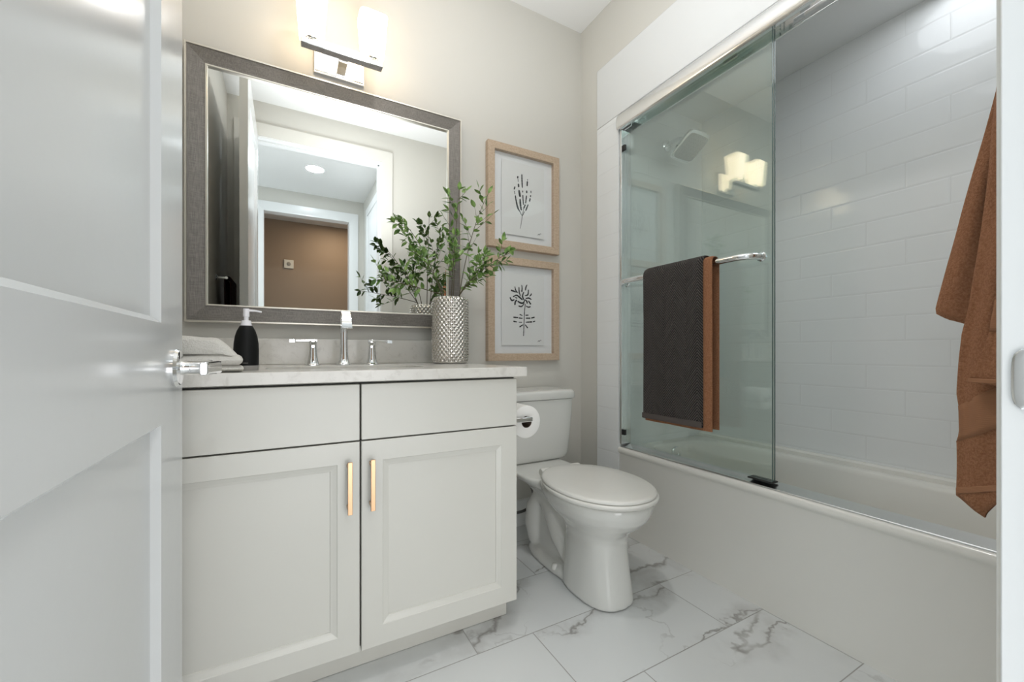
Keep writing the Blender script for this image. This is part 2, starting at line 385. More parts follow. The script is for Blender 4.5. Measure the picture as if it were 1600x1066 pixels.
# hall behind the camera (seen in the mirror)
HX = 0.82; HY = -1.69; DX0, DX1 = -0.221, 0.654
g = G().box(-2.2, DX0-0.02, HY-0.12, HY, 0, CZ).box(DX1+0.02, 2.14, HY-0.12, HY, 0, CZ).box(DX0-0.02, DX1+0.02, HY-0.12, HY, OZ+0.02, CZ)
struct('wall_hall_back', g, 'wall')
t = thing('trim_4', (0.22, HY-0.06, 0), None, None, kind='structure')
g = G().box(DX0-0.02, DX0, HY-0.125, HY+0.005, 0, OZ).box(DX1, DX1+0.02, HY-0.125, HY+0.005, 0, OZ).box(DX0-0.02, DX1+0.02, HY-0.125, HY+0.005, OZ, OZ+0.02)
build('door_jamb', g, 'trim', t, 0.0015)
casing('casing_hall_side', DX0, DX1, OZ, HY, 1, t, 'trim', 0.09)
struct('wall_hall_right', B(HX, HX+0.1, HY, 0.015, 0, CZ), 'wall')
struct('wall_hall_left', B(-2.3, -2.2, -3.15, 0.015, 0, CZ), 'wall')
struct('wall_hall_front', B(-2.3, LX-0.1, 0.015, 0.13, 0, CZ), 'wall')
struct('wall_corridor_back', B(-2.3, 2.2, -3.1, -2.97, 0, CZ), 'brown_wall')
struct('wall_corridor_right', B(2.14, 2.2, -3.0, 0.015, 0, CZ), 'brown_wall')
# closed white door on the right side of the hall
t = thing('door_2', (HX-0.002, -0.93, 0), None, None, kind='structure')
build('door_slab', B(HX-0.012, HX-0.001, -1.34, -0.53, 0.01, OZ), 'trim', t, 0.002)
g = G().box(HX-0.018, HX-0.0005, -1.43, -1.345, 0, OZ+0.09).box(HX-0.018, HX-0.0005, -0.525, -0.44, 0, OZ+0.09).box(HX-0.018, HX-0.0005, -1.345, -0.525, OZ+0.005, OZ+0.09)
build('door_casing', g, 'trim', t, 0.003)

def downlight(x, y, z, r, label):
    t = thing('recessed_light', (x, y, z-0.004), label, 'ceiling light', 'recessed ceiling lights')
    build('trim_ring', G().lathe([(r+0.022, 0.004), (r+0.022, 0.0), (r+0.016, -0.003), (r+0.002, -0.001), (r+0.002, 0.004)], (x, y, z-0.0045), 40, c0=False, c1=False), 'trim', t)
    build('lens', G().lathe([(r, -0.002), (r, 0.003)], (x, y, z-0.0035), 36), 'lens', t)
downlight(0.242, -0.886, CZ, 0.038, 'round recessed light in the white hall ceiling, seen in the mirror')
downlight(0.42, 0.80, CZ, 0.07, 'added round ceiling light in the middle of the bathroom, out of view')  # invented fixture around the added bathroom ceiling light
# thermostat on the tan wall
t = thing('thermostat', (0.025, -2.97, K+1.11), 'small square white thermostat on the tan wall, seen in the mirror', 'thermostat')
build('housing', B(-0.035, 0.085, -2.97, -2.95, K+1.10, K+1.22), 'thermostat', t, 0.006)
build('dial', G().lathe([(0.026, 0), (0.026, 0.006), (0.02, 0.009)], (0.025, -2.951, K+1.16), 24, 'y'), 'grey_dial', t)

# ================================================================ THE OPEN DOOR (left)
DXF, DXB = -0.178, -0.216; DY0, DY1 = 0.136, 1.006; DZ1 = OZ-0.004
t = thing('door_1', (-0.20, 0.136, 0), None, None, kind='structure')
def shaker_face(g, x, s, panels):
    # flat face at x with recessed panels (45 degree sticking), s = direction of the recess
    ys = sorted({DY0, DY1, *[p[0] for p in panels], *[p[1] for p in panels]}); zs = sorted({0.012, DZ1, *[p[2] for p in panels], *[p[3] for p in panels]})
    for i in range(len(ys)-1):
        for j in range(len(zs)-1):
            q = (ys[i], ys[i+1], zs[j], zs[j+1])
            if any(abs(q[0]-p[0]) < 1e-6 and abs(q[2]-p[2]) < 1e-6 and abs(q[1]-p[1]) < 1e-6 and abs(q[3]-p[3]) < 1e-6 for p in panels): continue
            g.add([(x, q[0], q[2]), (x, q[1], q[2]), (x, q[1], q[3]), (x, q[0], q[3])], [(0, 1, 2, 3)])
    for (a, b, c, d) in panels:
        e = 0.010; r = 0.012*s
        g.add([(x, a, c), (x, b, c), (x, b, d), (x, a, d), (x+r, a+e, c+e), (x+r, b-e, c+e), (x+r, b-e, d-e), (x+r, a+e, d-e)],
              [(0, 1, 5, 4), (1, 2, 6, 5), (2, 3, 7, 6), (3, 0, 4, 7), (4, 5, 6, 7)])
pn = [(DY0+0.15, DY1-0.151, K+0.047, DZ1-0.15), (DY0+0.15, DY1-0.151, 0.26, K-0.118)]
g = G(); shaker_face(g, DXF, -1, pn); shaker_face(g, DXB, 1, pn)
g.add([(DXB, DY0, 0.012), (DXF, DY0, 0.012), (DXF, DY1, 0.012), (DXB, DY1, 0.012), (DXB, DY0, DZ1), (DXF, DY0, DZ1), (DXF, DY1, DZ1), (DXB, DY1, DZ1)],
      [(0, 1, 2, 3), (4, 5, 6, 7), (0, 1, 5, 4), (2, 3, 7, 6)])
o = build('door_slab', g, 'door', t, smooth=False)
bm = bmesh.new(); bm.from_mesh(o.data); bmesh.ops.remove_doubles(bm, verts=bm.verts, dist=1e-5); bmesh.ops.recalc_face_normals(bm, faces=bm.faces); bm.to_mesh(o.data); bm.free()
# lever handles on both faces
def lever(xf, s, parent):
    yk, zk = 0.941, K-0.0290
    h = thing('door_handle', (xf, yk, zk), None, None); h.parent = parent; h.location = Vector((xf, yk, zk))-wloc(parent)
    del_keys = [k for k in h.keys()]
    r = build('rose', G().lathe([(0.034, 0), (0.034, s*0.004), (0.031, s*0.009), (0.016, s*0.011)], (xf, yk, zk), 40, 'x'), 'chrome', h, angle=25)
    g = G().lathe([(0.0135, s*0.010), (0.0115, s*0.016), (0.0115, s*0.048), (0.0135, s*0.052), (0.0135, s*0.056)], (xf, yk, zk), 28, 'x')
    build('neck', g, 'chrome', h, angle=30)
    x0, x1 = sorted((xf+s*0.053, xf+s*0.070))
    g = G(); prof = []
    for i in range(8):
        u = i/7; hh = 0.0125-0.0015*u; th = 0.008*(1-0.25*u); cx = (x0+x1)/2-s*0.004*u; y = yk+0.016-u*0.118; zc = zk+0.001*u
        prof.append([(cx-th, y, zc-hh*0.7), (cx-th*0.6, y, zc-hh), (cx+th*0.6, y, zc-hh), (cx+th, y, zc-hh*0.7), (cx+th, y, zc+hh*0.7), (cx+th*0.6, y, zc+hh), (cx-th*0.6, y, zc+hh), (cx-th, y, zc+hh*0.7)])
    g.loft(prof); build('lever', g, 'chrome', h, 0.0015, angle=20)
lever(DXF, 1, t); lever(DXB, -1, t)
build('latch_plate', B(DXB+0.007, DXF-0.007, DY1, DY1+0.0012, K-0.058, K), 'satin', t)
for z in (0.25, 1.2, 2.1): build('hinge', G().lathe([(0.007, 0), (0.007, 0.09)], (DXB-0.006, 0.140, z), 14), 'satin', t)

# towel bar with maroon towel behind the door on the left wall (seen in the mirror)
t = thing('towel_bar', (LX, 0.50, 1.29), 'short chrome towel bar on the left wall behind the door, seen in the mirror', 'towel bar')
build('bar', G().tube([(LX+0.055, 0.30, 1.29), (LX+0.055, 0.70, 1.29)], 0.008), 'chrome', t)
for y in (0.31, 0.69): build('post', G().lathe([(0.02, 0), (0.02, 0.006), (0.008, 0.01), (0.008, 0.055)], (LX, y, 1.29), 20, 'x'), 'chrome', t)
def draped(name, xb, zb, rr, th, y0, y1, zf, zbk, mat, parent, hem=None, seed=1, bulge=0.004, ny=28):
    # cloth folded over a bar running along y at (xb, zb): front falls on the -x side to zf, back on +x to zbk
    rnd = random.Random(seed); g = G(); path = []
    for i in range(16): path.append((xb-rr, zf+(zb-zf)*i/16, 1))
    for i in range(9): a = PI-PI*i/8; path.append((xb+rr*math.cos(a), zb+rr*math.sin(a), 0))
    for i in range(1, 13): path.append((xb+rr, zb-(zb-zbk)*i/12, -1))
    ph = [rnd.uniform(0, 6.3) for _ in range(3)]
    def row(y, d):
        out = []
        for k, (x, z, sd) in enumerate(path):
            fall = max(0, zb-z); w_ = bulge*min(1, fall*4)*(math.sin(y*38+ph[0]+z*2)+0.6*math.sin(y*71+ph[1]-z*3))
            if sd == 1: nx, nz = -1, 0
            elif sd == -1: nx, nz = 1, 0
            else: a = math.atan2(z-zb, x-xb); nx, nz = math.cos(a), math.sin(a)
            out.append((x+nx*d+(w_ if sd == 1 else w_*0.15), y, z+nz*d))
        return out
    for i in range(ny+1):
        pass
    loops = []
    for i in range(ny+1):
        u = i/ny; y = y0+(y1-y0)*u; e = min(u, 1-u)*(y1-y0); rd = min(1.0, e/(th*0.5)) if e < th*0.5 else 1.0
        hd = th/2*math.sqrt(max(0.05, 1-(1-rd)**2))
        a = row(y, hd); b = row(y, -hd); loops.append(a+b[::-1])
    g.loft(loops)
    return build(name, g, mat, parent, angle=60)
o = draped('maroon_towel', LX+0.055, 1.29, 0.014, 0.010, 0.36, 0.64, 0.62, 0.75, 'maroon_terry', None, seed=4)
o.data.transform(Matrix.Identity(4))
tag(o, 'dark maroon towel on the bar behind the door, seen in the mirror', 'towel')

# ================================================================ VANITY
FY = 1.137                       # plane of the door fronts
t = thing('vanity_cabinet', (0.171, 1.48, 0), 'off-white two-door bathroom vanity cabinet under the pale stone top', 'cabinet')
g = G().box(-0.30, -0.282, FY+0.021, 1.795, 0.086, 0.796).box(0.626, 0.644, FY+0.021, 1.795, 0.086, 0.796).box(-0.282, 0.626, FY+0.021, 1.795, 0.086, 0.104)
g.box(-0.282, 0.626, 1.785, 1.795, 0.104, 0.796).box(-0.282, 0.626, FY+0.021, FY+0.040, 0.72, 0.796).box(-0.282, 0.626, FY+0.021, FY+0.040, 0.620, 0.645).box(0.150, 0.190, FY+0.021, FY+0.040, 0.104, 0.796)
build('carcass', g, 'cabinet', t, 0.001)
build('filler_strip', B(LX+0.001, -0.3005, FY+0.004, FY+0.03, 0.086, 0.796), 'cabinet', t, 0.001)
build('toe_kick', B(-0.30, 0.643, 1.208, 1.79, 0.001, 0.0855), 'cabinet', t, 0.001)
build('face_shadow_gap', B(-0.298, 0.642, FY+0.0195, FY+0.0208, 0.09, 0.795), 'dark_gap', t)  # dark sheet standing in for shade between the cabinet fronts
def cab_front(name, x0, x1, z0, z1, parent, shaker):
    g = G()
    if not shaker: g.box(x0, x1, FY, FY+0.019, z0, z1); return build(name, g, 'cabinet', parent, 0.0018)
    y = FY
    def rl(x0, x1, z0, z1, y): return [(x0, y, z0), (x1, y, z0), (x1, y, z1), (x0, y, z1)]
    m1, m2 = 0.054, 0.066
    L = [rl(x0, x1, z0, z1, FY+0.019), rl(x0, x1, z0, z1, FY+0.0015), rl(x0+0.0015, x1-0.0015, z0+0.0015, z1-0.0015, FY),
         rl(x0+m1, x1-m1, z0+m1, z1-m1, FY), rl(x0+m1+0.002, x1-m1-0.002, z0+m1+0.002, z1-m1-0.002, FY+0.002), rl(x0+m1+0.012, x1-m1-0.012, z0+m1+0.012, z1-m1-0.012, FY+0.0055),
         rl(x0+m1+0.0165, x1-m1-0.0165, z0+m1+0.0165, z1-m1-0.0165, FY+0.0065), rl(x0+m1+0.0175, x1-m1-0.0175, z0+m1+0.0175, z1-m1-0.0175, FY+0.0095)]
    g.loft(L); return build(name, g, 'cabinet', parent, smooth=False)
CX = 0.1705
for x0, x1 in ((-0.298, CX-0.0022), (CX+0.0022, 0.643)):
    cab_front('drawer_front', x0, x1, K-0.2325, 0.792, t, False)
    d = cab_front('door', x0, x1, 0.087, K-0.2365, t, True)
    hx = 0.141 if x0 < 0 else 0.197
    g = G().box(hx-0.0055, hx+0.0055, FY-0.032, FY-0.025, K-0.414, K-0.281)
    g.box(hx-0.005, hx+0.005, FY-0.026, FY, K-0.405, K-0.396).box(hx-0.005, hx+0.005, FY-0.026, FY, K-0.299, K-0.290)
    tag(build('door_pull', g, 'rose_gold', d, 0.0008), 'slim rose gold bar pull')

# countertop with a rounded sink cut-out, and its backsplash
TX0, TX1, TY0, TY1, TZ = LX+0.002, 0.667, 1.115, 1.796, K-0.0478
n_ = 96; SKX, SKY = 0.171, 1.40
t = thing('countertop', (0.15, 1.45, TZ-0.030), 'pale speckled stone countertop with backsplash on the vanity', 'countertop')
hole = lambda z, s=0.0: sup(SKX, SKY, 0.225+s, 0.145+s, z, 5, n_)
outer = lambda z, e=0.0: rectloop(TX0+e, TX1-e, TY0+e, TY1-e, z, n_)
g = G().loft([hole(TZ-0.0295), outer(TZ-0.0295, 0.0012), outer(TZ-0.028), outer(TZ-0.0015), outer(TZ, 0.0015), hole(TZ, 0.001), hole(TZ-0.001), hole(TZ-0.0295)], False, False)
build('slab', g, 'quartz', t, angle=30)
build('backsplash', B(TX0, TX1-0.001, 1.777, 1.797, TZ+0.0004, K+0.05), 'quartz', t, 0.0015)
t = thing('undermount_sink', (SKX, SKY, TZ-0.17), 'white oval-cornered undermount sink below the faucet', 'sink')
hs = lambda z, s: sup(SKX, SKY, 0.225+s, 0.145+s, z, 5 if s > -0.1 else 3, n_)
g = G().loft([hs(TZ-0.0305, 0.02), hs(TZ-0.0305, 0.002), hs(TZ-0.06, -0.002), hs(TZ-0.12, -0.02), hs(TZ-0.145, -0.05), hs(TZ-0.152, -0.12), hs(TZ-0.160, -0.12), hs(TZ-0.150, -0.045), hs(TZ-0.12, -0.012), hs(TZ-0.06, 0.008), hs(TZ-0.0345, 0.02)], False, False)
g.add(hs(TZ-0.152, -0.12), [tuple(range(n_))])
build('basin', g, 'porcelain', t, angle=50)
build('drain', G().lathe([(0.022, 0), (0.022, 0.003), (0.014, 0.004), (0.013, 0.002)], (SKX, SKY, TZ-0.1515), 24), 'chrome', t)

# widespread faucet
FX, FYY = 0.185, 1.63
t = thing('widespread_faucet', (FX, FYY, TZ), 'polished chrome widespread faucet with two lever handles', 'faucet')
flare = [(0.0245, 0.0), (0.0245, 0.003), (0.0215, 0.006), (0.018, 0.016), (0.0160, 0.030), (0.0145, 0.050)]
def octl(prof, c, n=8, p=3.2): return [sup(c[0], c[1], r, r, c[2]+h, p, 32) for r, h in prof]
g = G().loft(octl(flare+[(0.0135, 0.09), (0.0125, 0.120), (0.0122, 0.131)], (FX, FYY, TZ)))
# spout hook: flat sided arm that arches forward and widens
sp = [(0, .116), (0, .130), (-.001, .146), (-.006, .163), (-.017, .179), (-.034, .188), (-.053, .187), (-.070, .176), (-.082, .158), (-.089, .140), (-.092, .130)]
loops = []
for i, (dy, dz) in enumerate(sp):
    u = i/(len(sp)-1); p_, q_ = sp[max(i-1, 0)], sp[min(i+1, len(sp)-1)]; L_ = math.hypot(q_[0]-p_[0], q_[1]-p_[1])
    ny_, nz_ = (q_[1]-p_[1])/L_, -(q_[0]-p_[0])/L_; hw = 0.0118+0.0070*u**1.5; th = 0.0118-0.0070*u
    y, z = FYY+dy, TZ+dz
    loops.append([(FX-hw, y-ny_*th, z-nz_*th), (FX+hw, y-ny_*th, z-nz_*th), (FX+hw, y+ny_*th, z+nz_*th), (FX-hw, y+ny_*th, z+nz_*th)])
g.loft(loops); build('spout', g, 'chrome', t, 0.0012, angle=30)
for hx, s in ((FX-0.103, -1), (FX+0.100, 1)):
    h = build('handle', G().loft(octl([(0.0235, 0.0), (0.0235, 0.003), (0.0205, 0.006), (0.0175, 0.018), (0.0150, 0.034), (0.0128, 0.060), (0.0125, 0.078), (0.0135, 0.081), (0.0135, 0.087)], (hx, FYY, TZ))), 'chrome', t, angle=30)
    pts = [(-0.014, 0.0105, 0.0045, 0.0880), (0.01, 0.0095, 0.0045, 0.0880), (0.05, 0.0070, 0.0035, 0.0875), (0.054, 0.0070, 0.0036, 0.0875), (0.056, 0.0090, 0.0060, 0.0865), (0.075, 0.0095, 0.0064, 0.0865)]
    L = [[(hx+s*d, FYY-w_, TZ+z-h_), (hx+s*d, FYY+w_, TZ+z-h_), (hx+s*d, FYY+w_, TZ+z+h_), (hx+s*d, FYY-w_, TZ+z+h_)] for d, w_, h_, z in pts]
    build('lever', G().loft(L), 'chrome', h, 0.001, angle=25)

# soap dispenser
sx, sy = -0.0912, 1.252
t = thing('soap_dispenser', (sx, sy, TZ), 'matte black soap bottle with white pump and grey foot', 'soap dispenser')
S_ = 1.045
build('foot', G().lathe([(0.0262*S_, 0), (0.0265*S_, 0.001), (0.0265*S_, 0.013)], (sx, sy, TZ), 40), 'clear_grey', t)
build('bottle', G().lathe([(0.0265*S_, 0.013), (0.0268*S_, 0.03), (0.0268*S_, 0.052), (0.0260*S_, 0.070), (0.0235*S_, 0.088), (0.0195*S_, 0.102), (0.0140*S_, 0.1135), (0.0125*S_, 0.115)], (sx, sy, TZ), 40), 'black_plastic', t, angle=60)
g = G().lathe([(0.0120*S_, 0.115), (0.0118*S_, 0.119), (0.0098*S_, 0.128), (0.0090*S_, 0.1285), (0.0052, 0.1290), (0.0052, 0.138), (0.0070, 0.1385), (0.0070, 0.158), (0.0066, 0.159)], (sx, sy, TZ), 28)
p = build('pump', g, 'white_plastic', t, angle=35)
build('nozzle', G().tube([(sx, sy, TZ+0.1545), (sx+0.020, sy-0.001, TZ+0.1540), (sx+0.034, sy-0.002, TZ+0.1515)], [0.0032, 0.0026, 0.0022], 10), 'white_plastic', p)
# tiny wordmark near the foot (too small to read in the photo): small dashes
g = G()
for i in range(5):
    a = -PI/2-0.18+0.09*i; r = 0.0267*S_+0.0001; cx, cy = sx+r*math.cos(a), sy+r*math.sin(a)
    dx, dy = -math.sin(a)*0.0007, math.cos(a)*0.0007
    g.box(min(cx-dx, cx+dx), max(cx-dx, cx+dx), cy-0.0003, cy+0.0002, TZ+0.0190, TZ+0.0205)
build('maker_mark', g, 'clear_grey', t, smooth=False)

# folded washcloth pile at the left end of the counter
def folded(name, x0, x1, y0, y1, z0, h, mat, parent, rotz=0.22, seed=2, layers=2, nose=0.012):
    g = G(); rnd = random.Random(seed)
    for l in range(layers):
        hh = h/layers; za, zb = z0+l*hh, z0+(l+1)*hh; L = []
        for i in range(13):
            u = i/12; y = y0+(y1-y0)*u; e = min(u, 1-u); k = min(1, e/0.12); sh = math.sqrt(1-(1-k)**2) if k < 1 else 1
            xr = x1-0.006*l+0.003*math.sin(5*u+l); pr = []
            m = (za+zb)/2; r = hh/2*0.985*max(sh, 0.15)
            for j in range(13):
                a = -PI/2+PI*j/12; pr.append((xr-nose+nose*math.cos(a), y, m+r*math.sin(a)))
            for j in range(8): q = (j+1)/8; pr.append((xr-nose-(xr-nose-x0)*q, y, m+r+0.0012*math.sin(9*q+3*u+l)))
            for j in range(8): q = 1-(j)/8; pr.append((xr-nose-(xr-nose-x0)*q, y, m-r))
            L.append(pr)
        g.loft(L)
    g.rot((x1, y0, z0), 'Z', rotz)
    return build(name, g, mat, parent, angle=65)
t = thing('folded_washcloth', (-0.18, 1.24, TZ), 'cream folded washcloth on the left end of the countertop', 'washcloth')
folded('lower_fold', -0.31, -0.0885, 1.150, 1.34, TZ+0.0006, 0.015, 'white_terry', t, 0.16, 2, 1, 0.006)
folded('middle_fold', -0.31, -0.0900, 1.148, 1.335, TZ+0.0157, 0.026, 'white_terry', t, 0.16, 5, 1, 0.013)
# sloping crumpled top layer
g = G(); L = []
for i in range(13):
    u = i/12; y = 1.152+0.165*u; e = min(1, min(u, 1-u)/0.15); dz = -0.006*(1-e)**2
    top = [(-0.094, 0.033), (-0.100, 0.040), (-0.108, 0.050), (-0.118, 0.062), (-0.128, 0.073), (-0.137, 0.080), (-0.146, 0.0825), (-0.158, 0.0820), (-0.172, 0.0818), (-0.186, 0.0835), (-0.21, 0.0842), (-0.26, 0.085), (-0.31, 0.083), (-0.322, 0.07), (-0.322, 0.043)]
    L.append([(x+0.002*math.sin(6*u), y, TZ+z+dz+0.0012*math.sin(7*u+x*60)) for x, z in top]+[(-0.25, y, TZ+0.0418), (-0.15, y, TZ+0.0418), (-0.105, y, TZ+0.0405), (-0.097, y, TZ+0.034)])
g.loft(L); g.rot((-0.09, 1.15, TZ), 'Z', 0.16)
build('top_fold', g, 'white_terry', t, angle=60, sub=1)

# hammered vase
vx, vy, vz = 0.595, 1.612, TZ
HV, RV = 0.272, 0.0765
prof = [(0.060, 0.0), (0.0635, 0.0015), (0.068, 0.006), (0.0735, 0.018), (0.0765, 0.036)]
NA, NZ = 216, 150; cols = 27; rowsN = 24
def vr(h):
    if h < 0.036: 
        u = h/0.036; return 0.0615+0.015*math.sqrt(max(0, 1-(1-u)**2))
    if h > HV-0.022:
        u = (HV-h)/0.022; return 0.0635+0.013*math.sqrt(max(0, 1-(1-u)**2))
    return RV
loops = []
for i in range(NZ+1):
    h = HV*i/NZ; base_r = vr(h); L = []
    for k in range(NA):
        a = 2*PI*k/NA; dep = 0
        if 0.010 < h < HV-0.003:
            rr = (h-0.010)/(HV-0.013)*rowsN; best = 9
            for r0 in (math.floor(rr-0.5), math.floor(rr-0.5)+1):
                if r0 < 0 or r0 >= rowsN: continue
                ca = k/NA*cols-(0.5 if r0 % 2 else 0); ca -= round(ca)
                d = math.hypot(ca*0.0178, (rr-(r0+0.5))*0.0107*1.0); best = min(best, d)
            if best < 0.0078: dep = 0.0050*(1-(best/0.0078)**2)
        L.append((vx+(base_r-dep)*math.cos(a), vy+(base_r-dep)*math.sin(a), vz+h))
    loops.append(L)
for h, r in ((HV, 0.060), (HV-0.004, 0.058), (0.02, 0.068), (0.012, 0.062)):
    loops.append([(vx+r*math.cos(2*PI*k/NA), vy+r*math.sin(2*PI*k/NA), vz+h) for k in range(NA)])
tag(build('hammered_vase', G().loft(loops), 'chrome_vase' if 'chrome_vase' in M else 'nickel_bright', angle=180) if False else build('hammered_vase', G().loft(loops), metal('hammered_silver', (0.70, 0.67, 0.63), 0.06), angle=180),
    'silver hammered metal vase holding leafy green branches on the countertop', 'vase')

# leafy branches in the vase
def leaf(g, p, d, up, L, W, rnd):
    d = d.normalized(); s = d.cross(up)
    if s.length < 1e-3: s = Vector((1, 0, 0))
    s.normalize(); nn = s.cross(d).normalized(); k = len(g.v); cur = rnd.uniform(-0.25, 0.35)
    st = [(0, 0), (0.18, 0.62), (0.42, 1.0), (0.68, 0.78), (0.88, 0.34), (1.0, 0)]
    v = []; 
    for a, b in st:
        mid = p+d*(L*a)-nn*(L*cur*a*a*0.5)
        if b == 0: v.append(mid)
        else: v += [mid-s*(W*b/2)+nn*(W*b*0.13), mid, mid+s*(W*b/2)+nn*(W*b*0.13)]
    f = [(0, 2, 1), (0, 3, 2)]
    for i in range(3): a = 1+3*i; f += [(a, a+1, a+4, a+3), (a+1, a+2, a+5, a+4)]
    f += [(10, 11, 13), (11, 12, 13)]
    g.add(v, f)
def bez(p0, p1, p2, n):
    return [p0*(1-t_)**2+p1*2*t_*(1-t_)+p2*t_*t_ for t_ in [i/n for i in range(n+1)]]
def branch(tip, seed, label, side=6, bare=0.38, bend=0.5, r0=0.0022, leaves=1.0):
    rnd = random.Random(seed); tip = Vector((tip[0], tip[1], K+tip[2]))
    dirv = Vector((tip.x-vx, tip.y-vy, 0)); dn = dirv.normalized() if dirv.length > 1e-3 else Vector((1, 0, 0))
    p0 = Vector((vx, vy, TZ+0.016))-dn*0.030+Vector((rnd.uniform(-.004, .004), rnd.uniform(-.004, .004), 0))
    rim = Vector((vx, vy, K+0.235))+dn*min(0.040, dirv.length*0.35)
    h = tip.z-rim.z; mid = rim+Vector((dirv.x*(0.22+0.2*bend), dirv.y*(0.22+0.2*bend), h*(0.62+0.15*bend)))
    c = bez(p0, (p0+rim)/2, rim, 4)[:-1]+bez(rim, mid, tip, 16)
    t = thing('leafy_branch', (vx, vy, TZ), label, 'branch', 'leafy branches in the hammered vase')
    t.location = tuple(p0)
    gs = G(); gl = G()
    gs.tube(c, [r0*(1-0.65*i/(len(c)-1)) for i in range(len(c))], 6)
    def put_leaf(p, d):
        if p.y > 1.745: return
        d2 = d.copy()
        if p.y+d2.normalized().y*0.03 > 1.75: d2.y = -abs(d2.y)
        leaf(gl, p, d2, Vector((rnd.uniform(-.7, .7), rnd.uniform(-.9, .3), 1)), rnd.uniform(0.027, 0.040), rnd.uniform(0.0145, 0.0215), rnd)
    N_ = len(c)-1; start = 4+int((N_-4)*bare)
    for i in range(start, N_+1):
        u = (i-start)/(N_-start); tv = (c[min(i+1, N_)]-c[i-1]).normalized()
        side_v = tv.cross(Vector((rnd.uniform(-1, 1), rnd.uniform(-1, 1), rnd.uniform(-.3, .3)))).normalized()
        if i < N_ and (i % 2 == 0 or rnd.random() < 0.35):
            ln = rnd.uniform(0.05, 0.105)*(1.15-0.6*u); dv = (tv*0.75+side_v*0.8+Vector((0, 0, 0.12))).normalized()
            if c[i].y+dv.y*ln > 1.74: dv.y = -abs(dv.y)
            tw = bez(c[i], c[i]+dv*ln*0.5, c[i]+dv*ln+Vector((0, 0, ln*0.12)), 5); gs.tube(tw, [0.0011, 0.001, 0.0009, 0.0008, 0.0007, 0.0005], 5)
            for j in range(1, 6):
                s2 = dv.cross(Vector((rnd.uniform(-1, 1), rnd.uniform(-1, 1), rnd.uniform(-1, 1)))).normalized()
                if rnd.random() < leaves: put_leaf(tw[j], dv*0.6+s2*(0.9 if j % 2 else -0.9))
            put_leaf(tw[5], dv)
        if rnd.random() < leaves: put_leaf(c[i], tv*0.5+side_v)
    put_leaf(c[-1], (c[-1]-c[-2]))
    build('twigs', gs, 'stem', t); build('leaves', gl, 'leaf', t, smooth=False)
branch((0.620, 1.58, 0.665), 11, 'tallest leafy branch, rising straight up from the vase', bare=0.30, bend=0.3, leaves=0.75)
branch((0.715, 1.50, 0.640), 23, 'leafy branch leaning right with a bare upper stem, level with the upper print', bare=0.42, bend=0.2, leaves=0.6)
branch((0.790, 1.45, 0.400), 35, 'dense leafy branch reaching furthest right in front of the two prints', bare=0.25, bend=0.5)
branch((0.385, 1.58, 0.505), 47, 'leafy branch arching up to the left in front of the mirror', bare=0.30, bend=0.6)
branch((0.295, 1.60, 0.275), 59, 'lowest leafy branch, stretching furthest left in front of the mirror', bare=0.35, bend=0.75)
branch((0.420, 1.53, 0.385), 61, 'leafy branch between the lowest left one and the arching left one', bare=0.35, bend=0.6, leaves=0.8)
branch((0.700, 1.50, 0.335), 73, 'short leafy branch low at the right rim of the vase', bare=0.15, bend=0.5)
branch((0.560, 1.47, 0.400), 85, 'short leafy branch leaning forward over the vase rim', bare=0.25, bend=0.4)

# ================================================================ ON THE BACK WALL
# framed mirror, leaning very slightly forward at the top
MX0, MX1, MZ0, MZ1 = -0.308, 0.705, K+0.1045, K+1.067
t = thing('wall_mirror', (0.198, 1.799, MZ0), 'large wall mirror in a wide grey frame with thin silver edges', 'mirror')
def ringframe(x0, x1, z0, z1, prof):
    # prof: (inset, y) pairs swept round a rectangle with mitred corners
    return [[(x0+a, y, z0+a), (x1-a, y, z0+a), (x1-a, y, z1-a), (x0+a, y, z1-a)] for a, y in prof]
def sweep(x0, x1, z0, z1, prof):
    g = G(); L = ringframe(x0, x1, z0, z1, prof); L = L+[L[0]]; return g.loft(L, False, False)
Y = 1.798
build('frame', sweep(MX0, MX1, MZ0, MZ1, [(0.004, Y), (0.004, Y-0.027), (0.010, Y-0.0265), (0.052, Y-0.0215), (0.060, Y-0.021), (0.060, Y)]), 'frame', t, smooth=False)
build('outer_edge', sweep(MX0, MX1, MZ0, MZ1, [(0, Y), (0, Y-0.029), (0.0015, Y-0.0305), (0.0062, Y-0.0305), (0.0072, Y-0.0268), (0.0041, Y-0.0268), (0.0041, Y)]), 'silver_edge', t, smooth=False)
build('inner_edge', sweep(MX0, MX1, MZ0, MZ1, [(0.0575, Y-0.0205), (0.0585, Y-0.0235), (0.0625, Y-0.0235), (0.0640, Y-0.0215), (0.0640, Y-0.0125), (0.0575, Y-0.0125)]), 'silver_edge', t, smooth=False)
build('mirror_glass', B(MX0+0.0595, MX1-0.0595, Y-0.0135, Y-0.0085, MZ0+0.0595, MZ1-0.0595), 'mirror', t)
t.rotation_euler = (math.radians(0.40), 0, 0)

